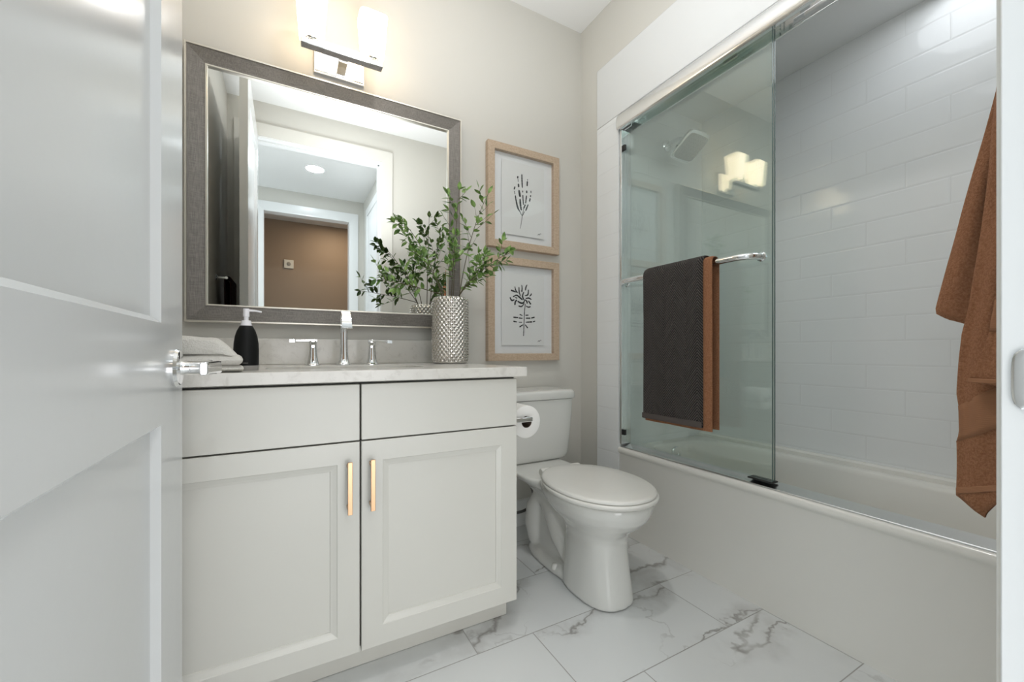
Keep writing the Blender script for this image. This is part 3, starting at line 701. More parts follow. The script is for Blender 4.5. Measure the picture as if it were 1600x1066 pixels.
# framed botanical prints
ART1=[[(1.0274,0.6195,0.002),(1.0387,0.6826,0.003),(1.0471,0.7239,0.0027)],
[(1.0375,0.6842,0.0027),(1.022,0.707,0.0047),(1.0125,0.7216,0.01),(1.0034,0.7524,0.0073),(0.9985,0.7784,0.006)],
[(0.996,0.7869,0.004),(0.9919,0.8004,0.0033)],
[(0.9919,0.8104,0.0067),(0.996,0.822,0.0073)],
[(1.0324,0.7142,0.008),(1.0274,0.7422,0.01),(1.0258,0.7654,0.0073)],
[(1.0249,0.7814,0.0114),(1.0216,0.7988,0.0114),(1.0199,0.8093,0.008)],
[(1.0175,0.8276,0.0087),(1.0166,0.8393,0.0087)],
[(1.015,0.8516,0.0027),(1.0133,0.8649,0.0033)],
[(1.0117,0.8696,0.0067),(1.0125,0.877,0.008)],
[(1.0459,0.7436,0.0067),(1.0425,0.7702,0.0053),(1.0417,0.7881,0.006)],
[(1.0408,0.8043,0.0047),(1.0408,0.8104,0.006)],
[(1.0391,0.8257,0.0033),(1.0383,0.8364,0.0073),(1.0366,0.8668,0.0073),(1.0358,0.8919,0.006)],
[(1.0471,0.7246,0.0073),(1.056,0.7428,0.0067)],
[(1.0585,0.7531,0.006),(1.0619,0.7809,0.0067),(1.0627,0.7902,0.0053)],
[(1.0644,0.8062,0.008),(1.0644,0.8149,0.0073)],
[(1.067,0.842,0.0073),(1.0683,0.8623,0.008)],
[(1.0695,0.8698,0.004),(1.0695,0.8742,0.0047)],
[(1.0383,0.6833,0.0027),(1.0526,0.7085,0.0027)],
[(1.0593,0.7158,0.0073),(1.0725,0.7464,0.006)],
[(1.0815,0.7662,0.0073),(1.0849,0.7796,0.0073)],
[(1.0866,0.7898,0.006),(1.0875,0.7958,0.0067)],
[(1.09,0.8099,0.004),(1.09,0.819,0.0047)]]
ART2=[[(1.0459,0.0814,0.0047),(1.0484,0.1366,0.004),(1.0517,0.2056,0.004),(1.056,0.2422,0.004)],
[(1.0501,0.2437,0.0033),(1.0345,0.2283,0.0067),(1.0179,0.2299,0.006)],
[(1.061,0.2316,0.004),(1.0746,0.2268,0.0067),(1.0857,0.23,0.0067)],
[(1.0526,0.262,0.004),(1.045,0.247,0.0087),(1.0283,0.246,0.0087),(1.0125,0.2534,0.0067)],
[(1.0055,0.258,0.0073),(0.9985,0.2497,0.008),(0.996,0.2359,0.0087)],
[(1.0387,0.2622,0.006),(1.0241,0.2728,0.0087),(1.0055,0.2831,0.0067),(0.9862,0.274,0.0053)],
[(1.0075,0.2689,0.0067),(0.996,0.2718,0.0033)],
[(0.9919,0.2593,0.006),(0.978,0.2556,0.008),(0.9691,0.2686,0.0073)],
[(1.0083,0.297,0.0027),(0.9919,0.3012,0.008),(0.9756,0.3054,0.0087)],
[(1.0125,0.2955,0.004),(1.0013,0.3065,0.0067),(0.996,0.3248,0.004)],
[(1.0283,0.2803,0.004),(1.0208,0.2979,0.0073),(1.0191,0.3237,0.0047)],
[(1.0358,0.3043,0.008),(1.0375,0.3207,0.006),(1.035,0.3357,0.004)],
[(1.0471,0.2634,0.0067),(1.04,0.2811,0.008),(1.0471,0.3015,0.0047)],
[(1.0568,0.312,0.006),(1.0602,0.3279,0.0073),(1.0661,0.3393,0.004)],
[(1.0551,0.2839,0.0047),(1.0712,0.2904,0.008),(1.0746,0.3144,0.0053)],
[(1.0823,0.2832,0.0047),(1.0896,0.2899,0.0067),(1.0926,0.297,0.0047)],
[(1.0598,0.2697,0.0047),(1.0768,0.2733,0.008),(1.0917,0.2669,0.0047)],
[(1.0534,0.2638,0.0047),(1.0653,0.2555,0.008),(1.067,0.2457,0.006)],
[(1.0755,0.2579,0.006),(1.0875,0.244,0.0087)],
[(1.0391,0.1826,0.0033),(1.0249,0.1878,0.006)],
[(1.0593,0.1849,0.006),(1.0738,0.1863,0.0053)],
[(0.9894,0.1722,0.0067),(1.0125,0.1714,0.0053)],
[(1.0199,0.1695,0.006),(1.0383,0.1688,0.0053)],
[(1.061,0.1704,0.006),(1.084,0.1713,0.0067)],
[(1.0926,0.1724,0.006),(1.1099,0.1768,0.0067)],
[(0.9894,0.1519,0.0073),(1.0067,0.1496,0.0047)],
[(1.0191,0.1486,0.004),(1.0358,0.1488,0.0047)],
[(1.0602,0.15,0.0053),(1.0943,0.1527,0.008)],
[(1.1029,0.1537,0.006),(1.1133,0.157,0.0053)],
[(1.0425,0.1364,0.0047),(1.0241,0.1257,0.0073)],
[(1.056,0.1368,0.0047),(1.0695,0.1219,0.0067)]]
SIG1=[[(1.1307,0.6001,0.0027),(1.1373,0.6066,0.0027),(1.1395,0.6013,0.0027),(1.1461,0.6096,0.0027),(1.1518,0.6078,0.0027)]]
SIG2=[[(1.1307,0.0523,0.0027),(1.1373,0.0579,0.0027),(1.1395,0.0524,0.0027),(1.1461,0.0599,0.0027),(1.1518,0.0574,0.0027)]]
def strokes(name, S, y, mat, parent, dx=0, dz=0):
    g = G()
    for s in S:
        pts = [Vector((p[0]+dx, 0, K+p[1]+dz)) for p in s]; ws = [p[2]*0.5 for p in s]
        # resample with a smooth curve
        q = []; qw = []
        for i in range(len(pts)-1):
            p_1 = pts[max(i-1, 0)]; p0 = pts[i]; p1 = pts[i+1]; p2 = pts[min(i+2, len(pts)-1)]
            for k in range(5):
                u = k/5; q.append(0.5*((2*p0)+(p1-p_1)*u+(2*p_1-5*p0+4*p1-p2)*u*u+(3*p0-p_1-3*p1+p2)*u**3)); qw.append(ws[i]*(1-u)+ws[i+1]*u)
        q.append(pts[-1]); qw.append(ws[-1])
        # rounded tips
        d0 = (q[0]-q[1]).normalized(); d1 = (q[-1]-q[-2]).normalized()
        q = [q[0]+d0*qw[0]*0.8]+q+[q[-1]+d1*qw[-1]*0.8]; qw = [qw[0]*0.25]+qw+[qw[-1]*0.25]
        L = []
        for i in range(len(q)):
            tv = (q[min(i+1, len(q)-1)]-q[max(i-1, 0)]).normalized(); nv = Vector((-tv.z, 0, tv.x)); w_ = qw[i]*(1+0.16*math.sin(i*2.7))
            a, b = q[i]+nv*w_, q[i]-nv*w_
            L.append([(a.x, y, a.z), (b.x, y, b.z), (b.x, y+0.0003, b.z), (a.x, y+0.0003, a.z)])
        g.loft(L)
    return build(name, g, mat, parent, smooth=False)
def picture(z0, z1, label, art, sig, pz0, pz1):
    x0, x1 = 0.843, 1.257; yb = 1.799
    t = thing('framed_print', ((x0+x1)/2, yb, K+z0), label, 'framed picture', 'framed botanical prints')
    build('frame', sweep(x0, x1, K+z0, K+z1, [(0, yb), (0, yb-0.030), (0.0015, yb-0.0315), (0.0345, yb-0.0315), (0.036, yb-0.030), (0.036, yb)]), 'oak', t, smooth=False)
    build('mat_board', B(x0+0.0355, x1-0.0355, yb-0.010, yb-0.004, K+z0+0.0355, K+z1-0.0355), 'mat_board', t)
    # float-mounted sheet with slightly uneven deckled edges
    rnd = random.Random(int(z0*1000)); px0, px1 = 0.922, 1.170; lo = []
    for (a, b, c, d) in ((px0, pz0, px1, pz0), (px1, pz0, px1, pz1), (px1, pz1, px0, pz1), (px0, pz1, px0, pz0)):
        for i in range(18):
            u = i/18; lo.append((a+(c-a)*u+rnd.uniform(-.0006, .0006), K+b+(d-b)*u+rnd.uniform(-.0006, .0006)))
    pp = build('art_paper', G().extrude(lo, 'y', yb-0.0175, yb-0.0165), 'art_paper', t, smooth=False)
    build('paper_float', B(px0+0.02, px1-0.02, yb-0.0164, yb-0.0101, K+pz0+0.02, K+pz1-0.02), 'mat_board', t)
    build('ink_drawing', art if False else strokes_g(art, yb-0.0182), 'ink', pp, smooth=False)
    build('pencil_signature', strokes_g(sig, yb-0.0182), 'pencil', pp, smooth=False)
    build('glazing', B(x0+0.0358, x1-0.0358, yb-0.026, yb-0.0245, K+z0+0.0358, K+z1-0.0358), 'glazing', t)
def strokes_g(S, y):
    o = strokes('tmp', S, y, 'ink', None); g = G(); off = o.location.copy()
    g.v = [tuple(Vector(v.co)+off) for v in o.data.vertices]; g.f = [tuple(p.vertices) for p in o.data.polygons]
    me = o.data; bpy.data.objects.remove(o, do_unlink=True); bpy.data.meshes.remove(me); return g
picture(0.510, 1.019, 'upper oak-framed print of a branching ink seaweed on the back wall', ART1, SIG1, 0.583, 0.947)
picture(-0.044, 0.466, 'lower oak-framed print of an ink flower with curled petals, above the toilet tank', ART2, SIG2, 0.034, 0.395)

# two-light vanity fixture
t = thing('vanity_light', (0.188, 1.799, K+1.172), 'chrome two-light wall fixture with lit frosted shades above the mirror', 'wall light')
g = G().box(0.098, 0.278, 1.781, 1.7995, K+1.108, K+1.236)
bp = build('back_plate', g, 'chrome', t, 0.003)
build('plate_rim', sweep(0.094, 0.282, K+1.104, K+1.240, [(0, 1.7995), (0, 1.786), (0.002, 1.784), (0.005, 1.784), (0.005, 1.7995)]), 'chrome', bp, smooth=False)
build('arm', B(0.174, 0.206, 1.672, 1.7805, K+1.112, K+1.132), 'chrome', t, 0.0015)
build('crossbar', B(0.044, 0.329, 1.640, 1.6715, K+1.107, K+1.1265), 'chrome', t, 0.002)
for sx_ in (0.080, 0.292):
    cyy = 1.656
    build('socket_cup', G().lathe([(0.006, 0.0), (0.006, 0.004), (0.021, 0.006), (0.0235, 0.012), (0.0205, 0.022), (0.012, 0.029)], (sx_, cyy, K+1.1265), 32), 'chrome', t, angle=60)
    L = [sup(sx_, cyy, 0.026, 0.026, K+1.1345, 4, 40), sup(sx_, cyy, 0.036, 0.036, K+1.136, 4.5, 40), sup(sx_, cyy, 0.041, 0.041, K+1.142, 5, 40)]
    for i in range(1, 9): u = i/8; L.append(sup(sx_, cyy, 0.041+0.011*u, 0.041+0.011*u, K+1.142+0.148*u, 5.5, 40))
    L += [sup(sx_, cyy, 0.048, 0.048, K+1.290, 5.5, 40), sup(sx_, cyy, 0.038, 0.038, K+1.150, 5, 40), sup(sx_, cyy, 0.026, 0.026, K+1.1345, 4, 40)]
    build('glass_shade', G().loft(L, False, False), 'shade', t, angle=50)

# ================================================================ TOILET
TXC = 1.0
t = thing('toilet', (TXC, 1.35, 0), 'white two-piece toilet with closed lid between vanity and tub', 'toilet')
def sec(z, a, yf, yb, p=2.3, n=48, cx=TXC, k=0.5):
    cy = yf+(yb-yf)*k; return sup(cx, cy, a, yb-cy, z, p, n, b2=cy-yf)
g = G(); L = [sec(0.001, 0.094, 1.034, 1.31, 2.6), sec(0.006, 0.098, 1.030, 1.315, 2.6), sec(0.05, 0.0945, 1.036, 1.312, 2.6), sec(0.11, 0.090, 1.046, 1.305, 2.6), sec(0.17, 0.0865, 1.053, 1.30, 2.6), sec(0.215, 0.086, 1.055, 1.30, 2.5),
     sec(0.240, 0.092, 1.046, 1.32, 2.4), sec(0.262, 0.108, 1.022, 1.35, 2.3), sec(0.285, 0.130, 0.992, 1.385, 2.2), sec(0.310, 0.150, 0.968, 1.41, 2.15), sec(0.335, 0.163, 0.955, 1.425, 2.15), sec(0.358, 0.170, 0.950, 1.43, 2.15), sec(0.3685, 0.170, 0.952, 1.43, 2.15), sec(0.371, 0.166, 0.956, 1.425, 2.15)]
g.loft(L)
# foot flange, rear column and deck under the tank
g.loft([sec(0.001, 0.084, 1.16, 1.60, 2.5), sec(0.018, 0.084, 1.16, 1.60, 2.5), sec(0.034, 0.078, 1.17, 1.592, 2.5), sec(0.044, 0.064, 1.20, 1.58, 2.5)])
g.loft([sec(0.030, 0.046, 1.25, 1.565, 3), sec(0.07, 0.044, 1.25, 1.560, 3), sec(0.20, 0.046, 1.28, 1.555, 3), sec(0.262, 0.052, 1.30, 1.57, 3), sec(0.297, 0.075, 1.32, 1.64, 3), sec(0.328, 0.124, 1.34, 1.73, 4), sec(0.350, 0.150, 1.36, 1.75, 5), sec(0.362, 0.153, 1.36, 1.755, 5), sec(0.366, 0.149, 1.365, 1.75, 5)])
# the trapway showing on both flanks
for s in (-1, 1):
    x = TXC+s*0.024
    g.tube([(x, 1.54, 0.05), (x+s*0.012, 1.545, 0.12), (x+s*0.012, 1.535, 0.20), (x+s*0.006, 1.50, 0.255), (x, 1.44, 0.27)], [0.040, 0.043, 0.042, 0.038, 0.03], 18)
    g.tube([(x, 1.47, 0.245), (x+s*0.006, 1.41, 0.20), (x+s*0.010, 1.36, 0.14), (x+s*0.008, 1.30, 0.085), (x, 1.26, 0.05)], [0.034, 0.037, 0.038, 0.035, 0.028], 18)
bw = build('bowl', g, 'porcelain', t, angle=60)
md = bw.modifiers.new('remesh', 'REMESH'); md.mode = 'VOXEL'; md.voxel_size = 0.0055; md.use_smooth_shade = True
md = bw.modifiers.new('smooth', 'SMOOTH'); md.iterations = 7; md.factor = 0.6
for s in (-1, 1): build('bolt_cap', G().lathe([(0.015, 0), (0.015, 0.008), (0.011, 0.018), (0.004, 0.021)], (TXC+s*0.072, 1.335, 0.022), 20), 'seat', t, angle=60)
g = G(); L = [sec(0.3735, 0.176, 0.944, 1.395, 2.1), sec(0.375, 0.181, 0.939, 1.40, 2.1), sec(0.383, 0.184, 0.936, 1.40, 2.1), sec(0.3885, 0.182, 0.938, 1.398, 2.1), sec(0.3900, 0.176, 0.945, 1.395, 2.1)]
build('seat', g.loft(L), 'seat', t, angle=60)
g = G(); L = [sec(0.3915, 0.174, 0.948, 1.405, 2.1), sec(0.3925, 0.1785, 0.943, 1.41, 2.1), sec(0.398, 0.1790, 0.9425, 1.41, 2.1), sec(0.4025, 0.1755, 0.946, 1.407, 2.1), sec(0.4045, 0.168, 0.955, 1.40, 2.1), sec(0.4065, 0.12, 1.02, 1.35, 2.1), sec(0.4075, 0.05, 1.1, 1.26, 2.0)]
build('lid', g.loft(L), 'seat', t, angle=60)
for s in (-1, 1): build('hinge_cap', G().lathe([(0.014, -0.022), (0.016, -0.018), (0.016, 0.018), (0.014, 0.022)], (TXC+s*0.075, 1.400, 0.387), 20, 'x'), 'seat', t, angle=60)
ts = lambda z, a, y0, y1, p=7: sup(TXC, (y0+y1)/2, a, (y1-y0)/2, z, p, 64)
g = G(); L = [ts(0.3675, 0.178, 1.612, 1.76), ts(0.3685, 0.186, 1.604, 1.765), ts(0.378, 0.193, 1.596, 1.772), ts(0.395, 0.198, 1.590, 1.777), ts(0.50, 0.207, 1.580, 1.782), ts(0.60, 0.213, 1.573, 1.784), ts(0.655, 0.215, 1.570, 1.785)]
tk = build('tank', g.loft(L), 'porcelain', t, angle=60)
g = G(); L = [ts(0.6570, 0.215, 1.570, 1.787), ts(0.6580, 0.2215, 1.563, 1.789), ts(0.664, 0.2235, 1.561, 1.790), ts(0.684, 0.2235, 1.561, 1.790), ts(0.6935, 0.2195, 1.565, 1.788), ts(0.698, 0.208, 1.576, 1.780), ts(0.699, 0.15, 1.61, 1.75)]
build('tank_lid', g.loft(L), 'porcelain', t, angle=60)
lv = build('flush_lever', G().tube([(TXC-0.150, 1.575, 0.615), (TXC-0.150, 1.555, 0.615), (TXC-0.145, 1.551, 0.615), (TXC-0.085, 1.551, 0.610)], [0.010, 0.010, 0.006, 0.006], 12), 'chrome', t)
hp = [Vector(p) for p in ((0.915, 1.68, 0.33), (0.955, 1.67, 0.305), (1.000, 1.668, 0.262), (1.026, 1.666, 0.222), (1.032, 1.666, 0.180), (1.018, 1.668, 0.143), (0.975, 1.675, 0.122), (0.910, 1.69, 0.120), (0.84, 1.71, 0.128), (0.79, 1.722, 0.135))]
hq = []
for i in range(len(hp)-1):
    a_, b_, c_, d_ = hp[max(i-1, 0)], hp[i], hp[i+1], hp[min(i+2, len(hp)-1)]
    for k in range(5): u = k/5; hq.append(0.5*((2*b_)+(c_-a_)*u+(2*a_-5*b_+4*c_-d_)*u*u+(3*b_-a_-3*c_+d_)*u**3))
build('supply_hose', G().tube(hq+[hp[-1]], 0.0065, 12), 'hose', t)
build('tank_bolt', G().lathe([(0.008, 0), (0.008, 0.012)], (0.905, 1.66, 0.356), 8), 'black_plastic', t)
tv = thing('shutoff_valve', (0.79, 1.785, 0.135), 'small chrome shutoff valve on the back wall behind the toilet hose', 'valve')
build('stub', G().tube([(0.79, 1.786, 0.135), (0.79, 1.735, 0.135)], 0.008), 'chrome', tv)
build('escutcheon', G().lathe([(0.026, 0), (0.022, -0.006), (0.010, -0.009)], (0.79, 1.7865, 0.135), 24, 'y'), 'chrome', tv)
build('knob', G().lathe([(0.012, 0), (0.014, -0.006), (0.012, -0.016)], (0.79, 1.735, 0.135), 16, 'y'), 'chrome', tv)

# toilet paper and its holder on the vanity side
hx_, hy_, hz_ = 0.7245, 1.205, K-0.232
t = thing('toilet_paper_holder', (0.6445, 1.33, hz_), 'chrome toilet paper holder fixed to the right side of the vanity', 'toilet paper holder')
build('flange', G().lathe([(0.024, 0), (0.024, 0.006), (0.014, 0.009)], (0.6445, 1.195, hz_+0.003), 28, 'x'), 'chrome', t)
g = G().box(0.650, 0.735, 1.188, 1.200, hz_-0.006, hz_+0.010)
build('post', g, 'chrome', t, 0.003)
build('spindle', G().tube([(hx_+0.002, 1.200, hz_+0.002), (hx_+0.002, 1.325, hz_+0.002)], 0.0085, 16), 'chrome', t)
t = thing('toilet_paper_roll', (hx_, 1.265, hz_-0.056), 'white toilet paper roll on the holder beside the vanity', 'toilet paper')
rr_ = 0.0205; rO = 0.056; zc = hz_-0.0095
L = [(rr_, 0.0), (rO-0.004, 0.0), (rO, 0.003), (rO, 0.102), (rO-0.004, 0.105), (rr_, 0.105), (rr_, 0.0)]
build('paper', G().lathe(L, (hx_, 1.212, zc), 56, 'y', False, False), 'paper_roll', t, angle=50)
build('core', G().lathe([(0.0203, 0.0005), (0.0203, 0.1045), (0.0190, 0.1045), (0.0190, 0.0005), (0.0203, 0.0005)], (hx_, 1.212, zc), 40, 'y', False, False), 'cardboard', t)

# ================================================================ TUB AND SHOWER
t = thing('bathtub', (1.725, 0.82, 0), 'white alcove bathtub with a plain apron behind the glass doors', 'bathtub')
TT = K-0.462; X0, X1, Y0_, Y1_ = 1.418, 2.028, 0.131, 1.491
n_ = 96
# vertical and rounded apron
ap = [(1.4235, 0.0), (1.4235, TT-0.036), (1.4205, TT-0.030), (1.4165, TT-0.026), (1.4145, TT-0.018), (1.4150, TT-0.009), (1.4180, TT-0.003), (1.4240, TT), (1.470, TT), (1.470, TT-0.05), (1.435, TT-0.06), (1.435, 0.0)]
build('apron', G().extrude(ap, 'y', Y0_, 1.4988), 'tub', t, angle=40)
ins = lambda z, x0, x1, y0, y1, p: sup((x0+x1)/2, (y0+y1)/2, (x1-x0)/2, (y1-y0)/2, z, p, n_)
g = G().loft([rectloop(1.4702, X1, Y0_, Y1_, TT-0.03, n_), rectloop(1.4702, X1, Y0_, Y1_, TT, n_), ins(TT, 1.495, 1.965, 0.215, 1.440, 5), ins(TT-0.004, 1.502, 1.958, 0.222, 1.434, 5), ins(TT-0.02, 1.508, 1.952, 0.23, 1.428, 5), ins(TT-0.12, 1.522, 1.940, 0.27, 1.405, 4.5), ins(TT-0.25, 1.540, 1.922, 0.33, 1.375, 4), ins(TT-0.31, 1.562, 1.900, 0.36, 1.35, 4), ins(TT-0.335, 1.60, 1.865, 0.40, 1.31, 3.5), ins(TT-0.342, 1.68, 1.79, 0.6, 1.2, 3)], False, True)
build('basin', g, 'tub', t, angle=50)
build('wall_ledge', G().extrude([(X1-0.026, TT+0.0004), (X1-0.026, TT+0.014), (X1-0.018, TT+0.020), (X1+0.001, TT+0.021), (X1+0.001, TT+0.0004)], 'y', Y0_, Y1_), 'tub', t, angle=40)
build('overflow_plate', G().lathe([(0.034, 0.004), (0.034, 0), (0.030, -0.006), (0.012, -0.008), (0.010, -0.004)], (1.735, 1.4215, TT-0.052), 36, 'y'), 'chrome', t, angle=40)
build('drain', G().lathe([(0.03, 0.0), (0.03, 0.003), (0.02, 0.005)], (1.735, 1.24, TT-0.341), 28), 'chrome', t)

# sliding door frame
t = thing('shower_door_frame', (1.45, 0.82, TT), 'polished chrome frame of the sliding shower doors', 'shower door frame')
HZ0, HZ1 = K+1.076, K+1.154
pr = [(1.482, HZ0), (1.474, HZ0), (1.474, HZ0+0.030), (1.420, HZ0+0.030), (1.420, HZ0), (1.4045, HZ0), (1.4020, HZ0+0.004)]+[(x, z) for x, z in arc(1.4245, HZ1-0.030, 0.0245, 205, 95, 10)]+[(1.430, HZ1-0.001), (1.482, HZ1-0.001)]
pr = [(1.482, HZ0), (1.474, HZ0), (1.474, HZ0+0.030), (1.421, HZ0+0.030), (1.421, HZ0), (1.4055, HZ0), (1.4020, HZ0+0.005), (1.4000, HZ0+0.015), (1.3990, HZ0+0.030), (1.3995, HZ0+0.045), (1.4020, HZ0+0.058), (1.4060, HZ0+0.068), (1.4120, HZ0+0.075), (1.4190, HZ0+0.078), (1.482, HZ0+0.078)]
build('header_rail', G().extrude(pr, 'y', 0.132, 1.4975), 'rail', t, 0.0012, angle=40)
build('header_cap', G().extrude([(x, z) for x, z in [(1.3985, HZ0+0.001), (1.3965, HZ0+0.02), (1.3965, HZ0+0.045), (1.402, HZ0+0.070), (1.414, HZ0+0.0785), (1.4235, HZ0+0.0785), (1.4235, HZ0+0.001)]], 'y', 1.4980, 1.5010), 'chrome', t, 0.001) if False else None
tr = [(1.4235, TT+0.0006), (1.4235, TT+0.0035), (1.4250, TT+0.0048), (1.4790, TT+0.0150), (1.4810, TT+0.0145), (1.4810, TT+0.0006)]
build('bottom_track', G().extrude(tr, 'y', 0.1325, 1.4885), 'satin', t, angle=20)
for y0, y1 in ((1.4805, 1.4915), (0.1312, 0.141)):
    jm = build('side_jamb', B(1.4185, 1.4795, y0, y1, TT+0.016, HZ0-0.001), 'satin', t, 0.001)
for z in (K+0.985, K-0.388): build('bumper', B(1.4215, 1.433, 1.4625, 1.480, z-0.013, z+0.013), 'rubber', t, 0.001)
build('guide_block', B(1.430, 1.4675, 0.786, 0.870, TT+0.0165, TT+0.0215), 'rubber', t, 0.0008)
for x, y0, y1 in ((1.428, 1.425, 1.470), (1.428, 0.905, 0.960), (1.455, 0.70, 0.73)):
    build('roller_bracket', B(x-0.001, x+0.001, y0, y1, HZ0-0.008, HZ0+0.014), 'chrome', t)

PZ0, PZ1 = TT+0.0222, HZ0+0.024
def pane(x, y0, y1, label):
    t = thing('sliding_glass_door', (x, (y0+y1)/2, PZ0), label, 'shower door', 'sliding shower doors')
    build('pane', B(x-0.003, x+0.003, y0+0.0012, y1, PZ0, PZ1), 'glass', t)
    build('polished_edge', B(x-0.0030, x+0.0030, y0, y0+0.0011, PZ0, PZ1), 'glass_edge', t)
    return t
pd = pane(1.439, 0.788, 1.476, 'front sliding glass shower door, carrying the towel bar')
pane(1.457, 0.791, 1.478, 'rear sliding glass shower door, behind the one with the towel bar')
bx, bz = 1.374, K+0.328
path = [Vector((1.436, 0.822, bz))]+bez(Vector((1.425, 0.822, bz)), Vector((1.378, 0.825, bz)), Vector((bx, 0.885, bz)), 9)+[Vector((bx, y, bz)) for y in (0.95, 1.1, 1.25, 1.38)]+bez(Vector((bx, 1.395, bz)), Vector((1.378, 1.452, bz)), Vector((1.425, 1.455, bz)), 9)+[Vector((1.436, 1.455, bz))]
b_ = build('towel_bar', G().tube(path, 0.0118, 18), 'chrome', pd)
for y in (0.822, 1.455):
    build('collar', G().lathe([(0.0165, 0), (0.0165, -0.006), (0.0135, -0.009), (0.0135, -0.013), (0.0115, -0.016)], (1.4359, y, bz), 28, 'x'), 'chrome', b_, angle=35)

# towels folded over that bar
o = draped('rust_towel', bx, bz, 0.0205, 0.0085, 0.953, 1.268, K-0.292, K-0.288, 'terry', None, seed=3, bulge=0.0015)
r2 = draped('inner_fold', bx, bz, 0.0121+0.0022, 0.0030, 0.9560, 1.262, K-0.287, K-0.284, 'terry', o, seed=3, bulge=0.0008)
tag(o, 'rust terry towel hanging on the shower door bar under the charcoal towel', 'towel')
o = draped('charcoal_towel', bx, bz, 0.0296, 0.0080, 0.985, 1.272, K-0.281, K-0.10, 'chevron', None, seed=3, bulge=0.0015)
tag(o, 'charcoal chevron-woven towel layered on top of the rust towel on the shower door', 'towel')
g = G(); L = []
for i in range(25):
    y = 0.9845+0.288*i/24; w_ = 0.0015*(math.sin(y*38)+0.6*math.sin(y*71)); xx = bx-0.0282-0.0052+w_*0+0.0
    L.append([(bx-0.0366, y, K-0.2815), (bx-0.0352, y, K-0.2815), (bx-0.0352, y, K-0.2590), (bx-0.0366, y, K-0.2590)])
build('flat_hem', g.loft(L), 'charcoal_band', o, smooth=False)

# shower head
t = thing('showerhead', (1.745, 1.49, K+1.065), 'square chrome shower head on the tiled end wall behind the glass', 'shower head')
build('flange', G().loft([sup(0, 0, 0.032, 0.032, 0, 5, 32), sup(0, 0, 0.032, 0.032, 0.004, 5, 32), sup(0, 0, 0.022, 0.022, 0.009, 5, 32)]).rot((0, 0, 0), 'X', PI/2) if False else G().lathe([(0.030, 0), (0.030, -0.004), (0.018, -0.010)], (1.745, 1.4915, K+1.080), 28, 'y'), 'chrome', t)
ap_ = [Vector((1.745, 1.49, K+1.080))]+bez(Vector((1.745, 1.47, K+1.082)), Vector((1.745, 1.40, K+1.095)), Vector((1.745, 1.375, K+1.050)), 9)
build('arm', G().tube(ap_, 0.0095, 14), 'chrome', t)
c0 = Vector((1.745, 1.350, K+1.018)); tiltm = Matrix.Rotation(math.radians(-32), 4, 'X')
g = G(); g.loft([sup(0, 0, a, a, z, p, 40) for a, z, p in ((0.0735, -0.012, 6), (0.078, -0.009, 6), (0.079, 0.0, 6), (0.074, 0.006, 6), (0.040, 0.012, 4), (0.020, 0.022, 2), (0.016, 0.034, 2))])
g.v = [tuple(tiltm @ Vector(p)+c0) for p in g.v]; hd = build('head', g, 'chrome', t, angle=40)
g = G(); g.loft([sup(0, 0, 0.066, 0.066, z, 6, 40) for z in (-0.0155, -0.0121)])
for i in range(8):
    for j in range(8): g.lathe([(0.0022, -0.0175), (0.0026, -0.0156)], ((i-3.5)*0.0165, (j-3.5)*0.0165, 0), 8)
g.v = [tuple(tiltm @ Vector(p)+c0) for p in g.v]; tag(build('nozzle_face', g, paint('grey_nozzle_plate', (0.30, 0.31, 0.31), 0.4, 0), hd, angle=40), 'grey nozzle plate')
t = thing('shower_valve', (1.745, 1.4915, 1.0), 'round chrome shower valve on the tiled end wall behind the hanging towels', 'shower valve')
build('plate', G().lathe([(0.08, 0), (0.08, -0.004), (0.07, -0.010), (0.03, -0.013)], (1.745, 1.4915, 1.0), 44, 'y'), 'chrome', t)
build('lever', G().tube([(1.745, 1.478, 1.0), (1.745, 1.435, 1.0), (1.745, 1.425, 0.985), (1.745, 1.415, 0.92)], [0.022, 0.02, 0.010, 0.007], 16), 'chrome', t)
t = thing('tub_spout', (1.735, 1.4915, 0.56), 'chrome tub spout on the tiled end wall above the overflow plate', 'tub spout')
build('body', G().tube([(1.735, 1.4915, 0.565), (1.735, 1.45, 0.565), (1.735, 1.40, 0.562), (1.735, 1.365, 0.552), (1.735, 1.355, 0.535)], [0.028, 0.026, 0.025, 0.024, 0.019], 22), 'chrome', t)

# ================================================================ RUST TOWEL ON A HOOK (right)
HK = Vector((1.270, 0.131, K+0.830))
t = thing('robe_hook', tuple(HK), 'chrome robe hook on the wall right of the doorway holding the rust towel', 'hook')
build('plate', G().lathe([(0.024, 0), (0.024, 0.005), (0.016, 0.008)], tuple(HK+Vector((0, 0, 0.02))), 28, 'y'), 'chrome', t)
build('prong', G().tube([HK+Vector((0, 0.005, 0.02)), HK+Vector((0, 0.030, 0.012)), HK+Vector((0, 0.046, 0.016)), HK+Vector((0, 0.050, 0.034))], [0.008, 0.007, 0.006, 0.007], 14), 'chrome', t)
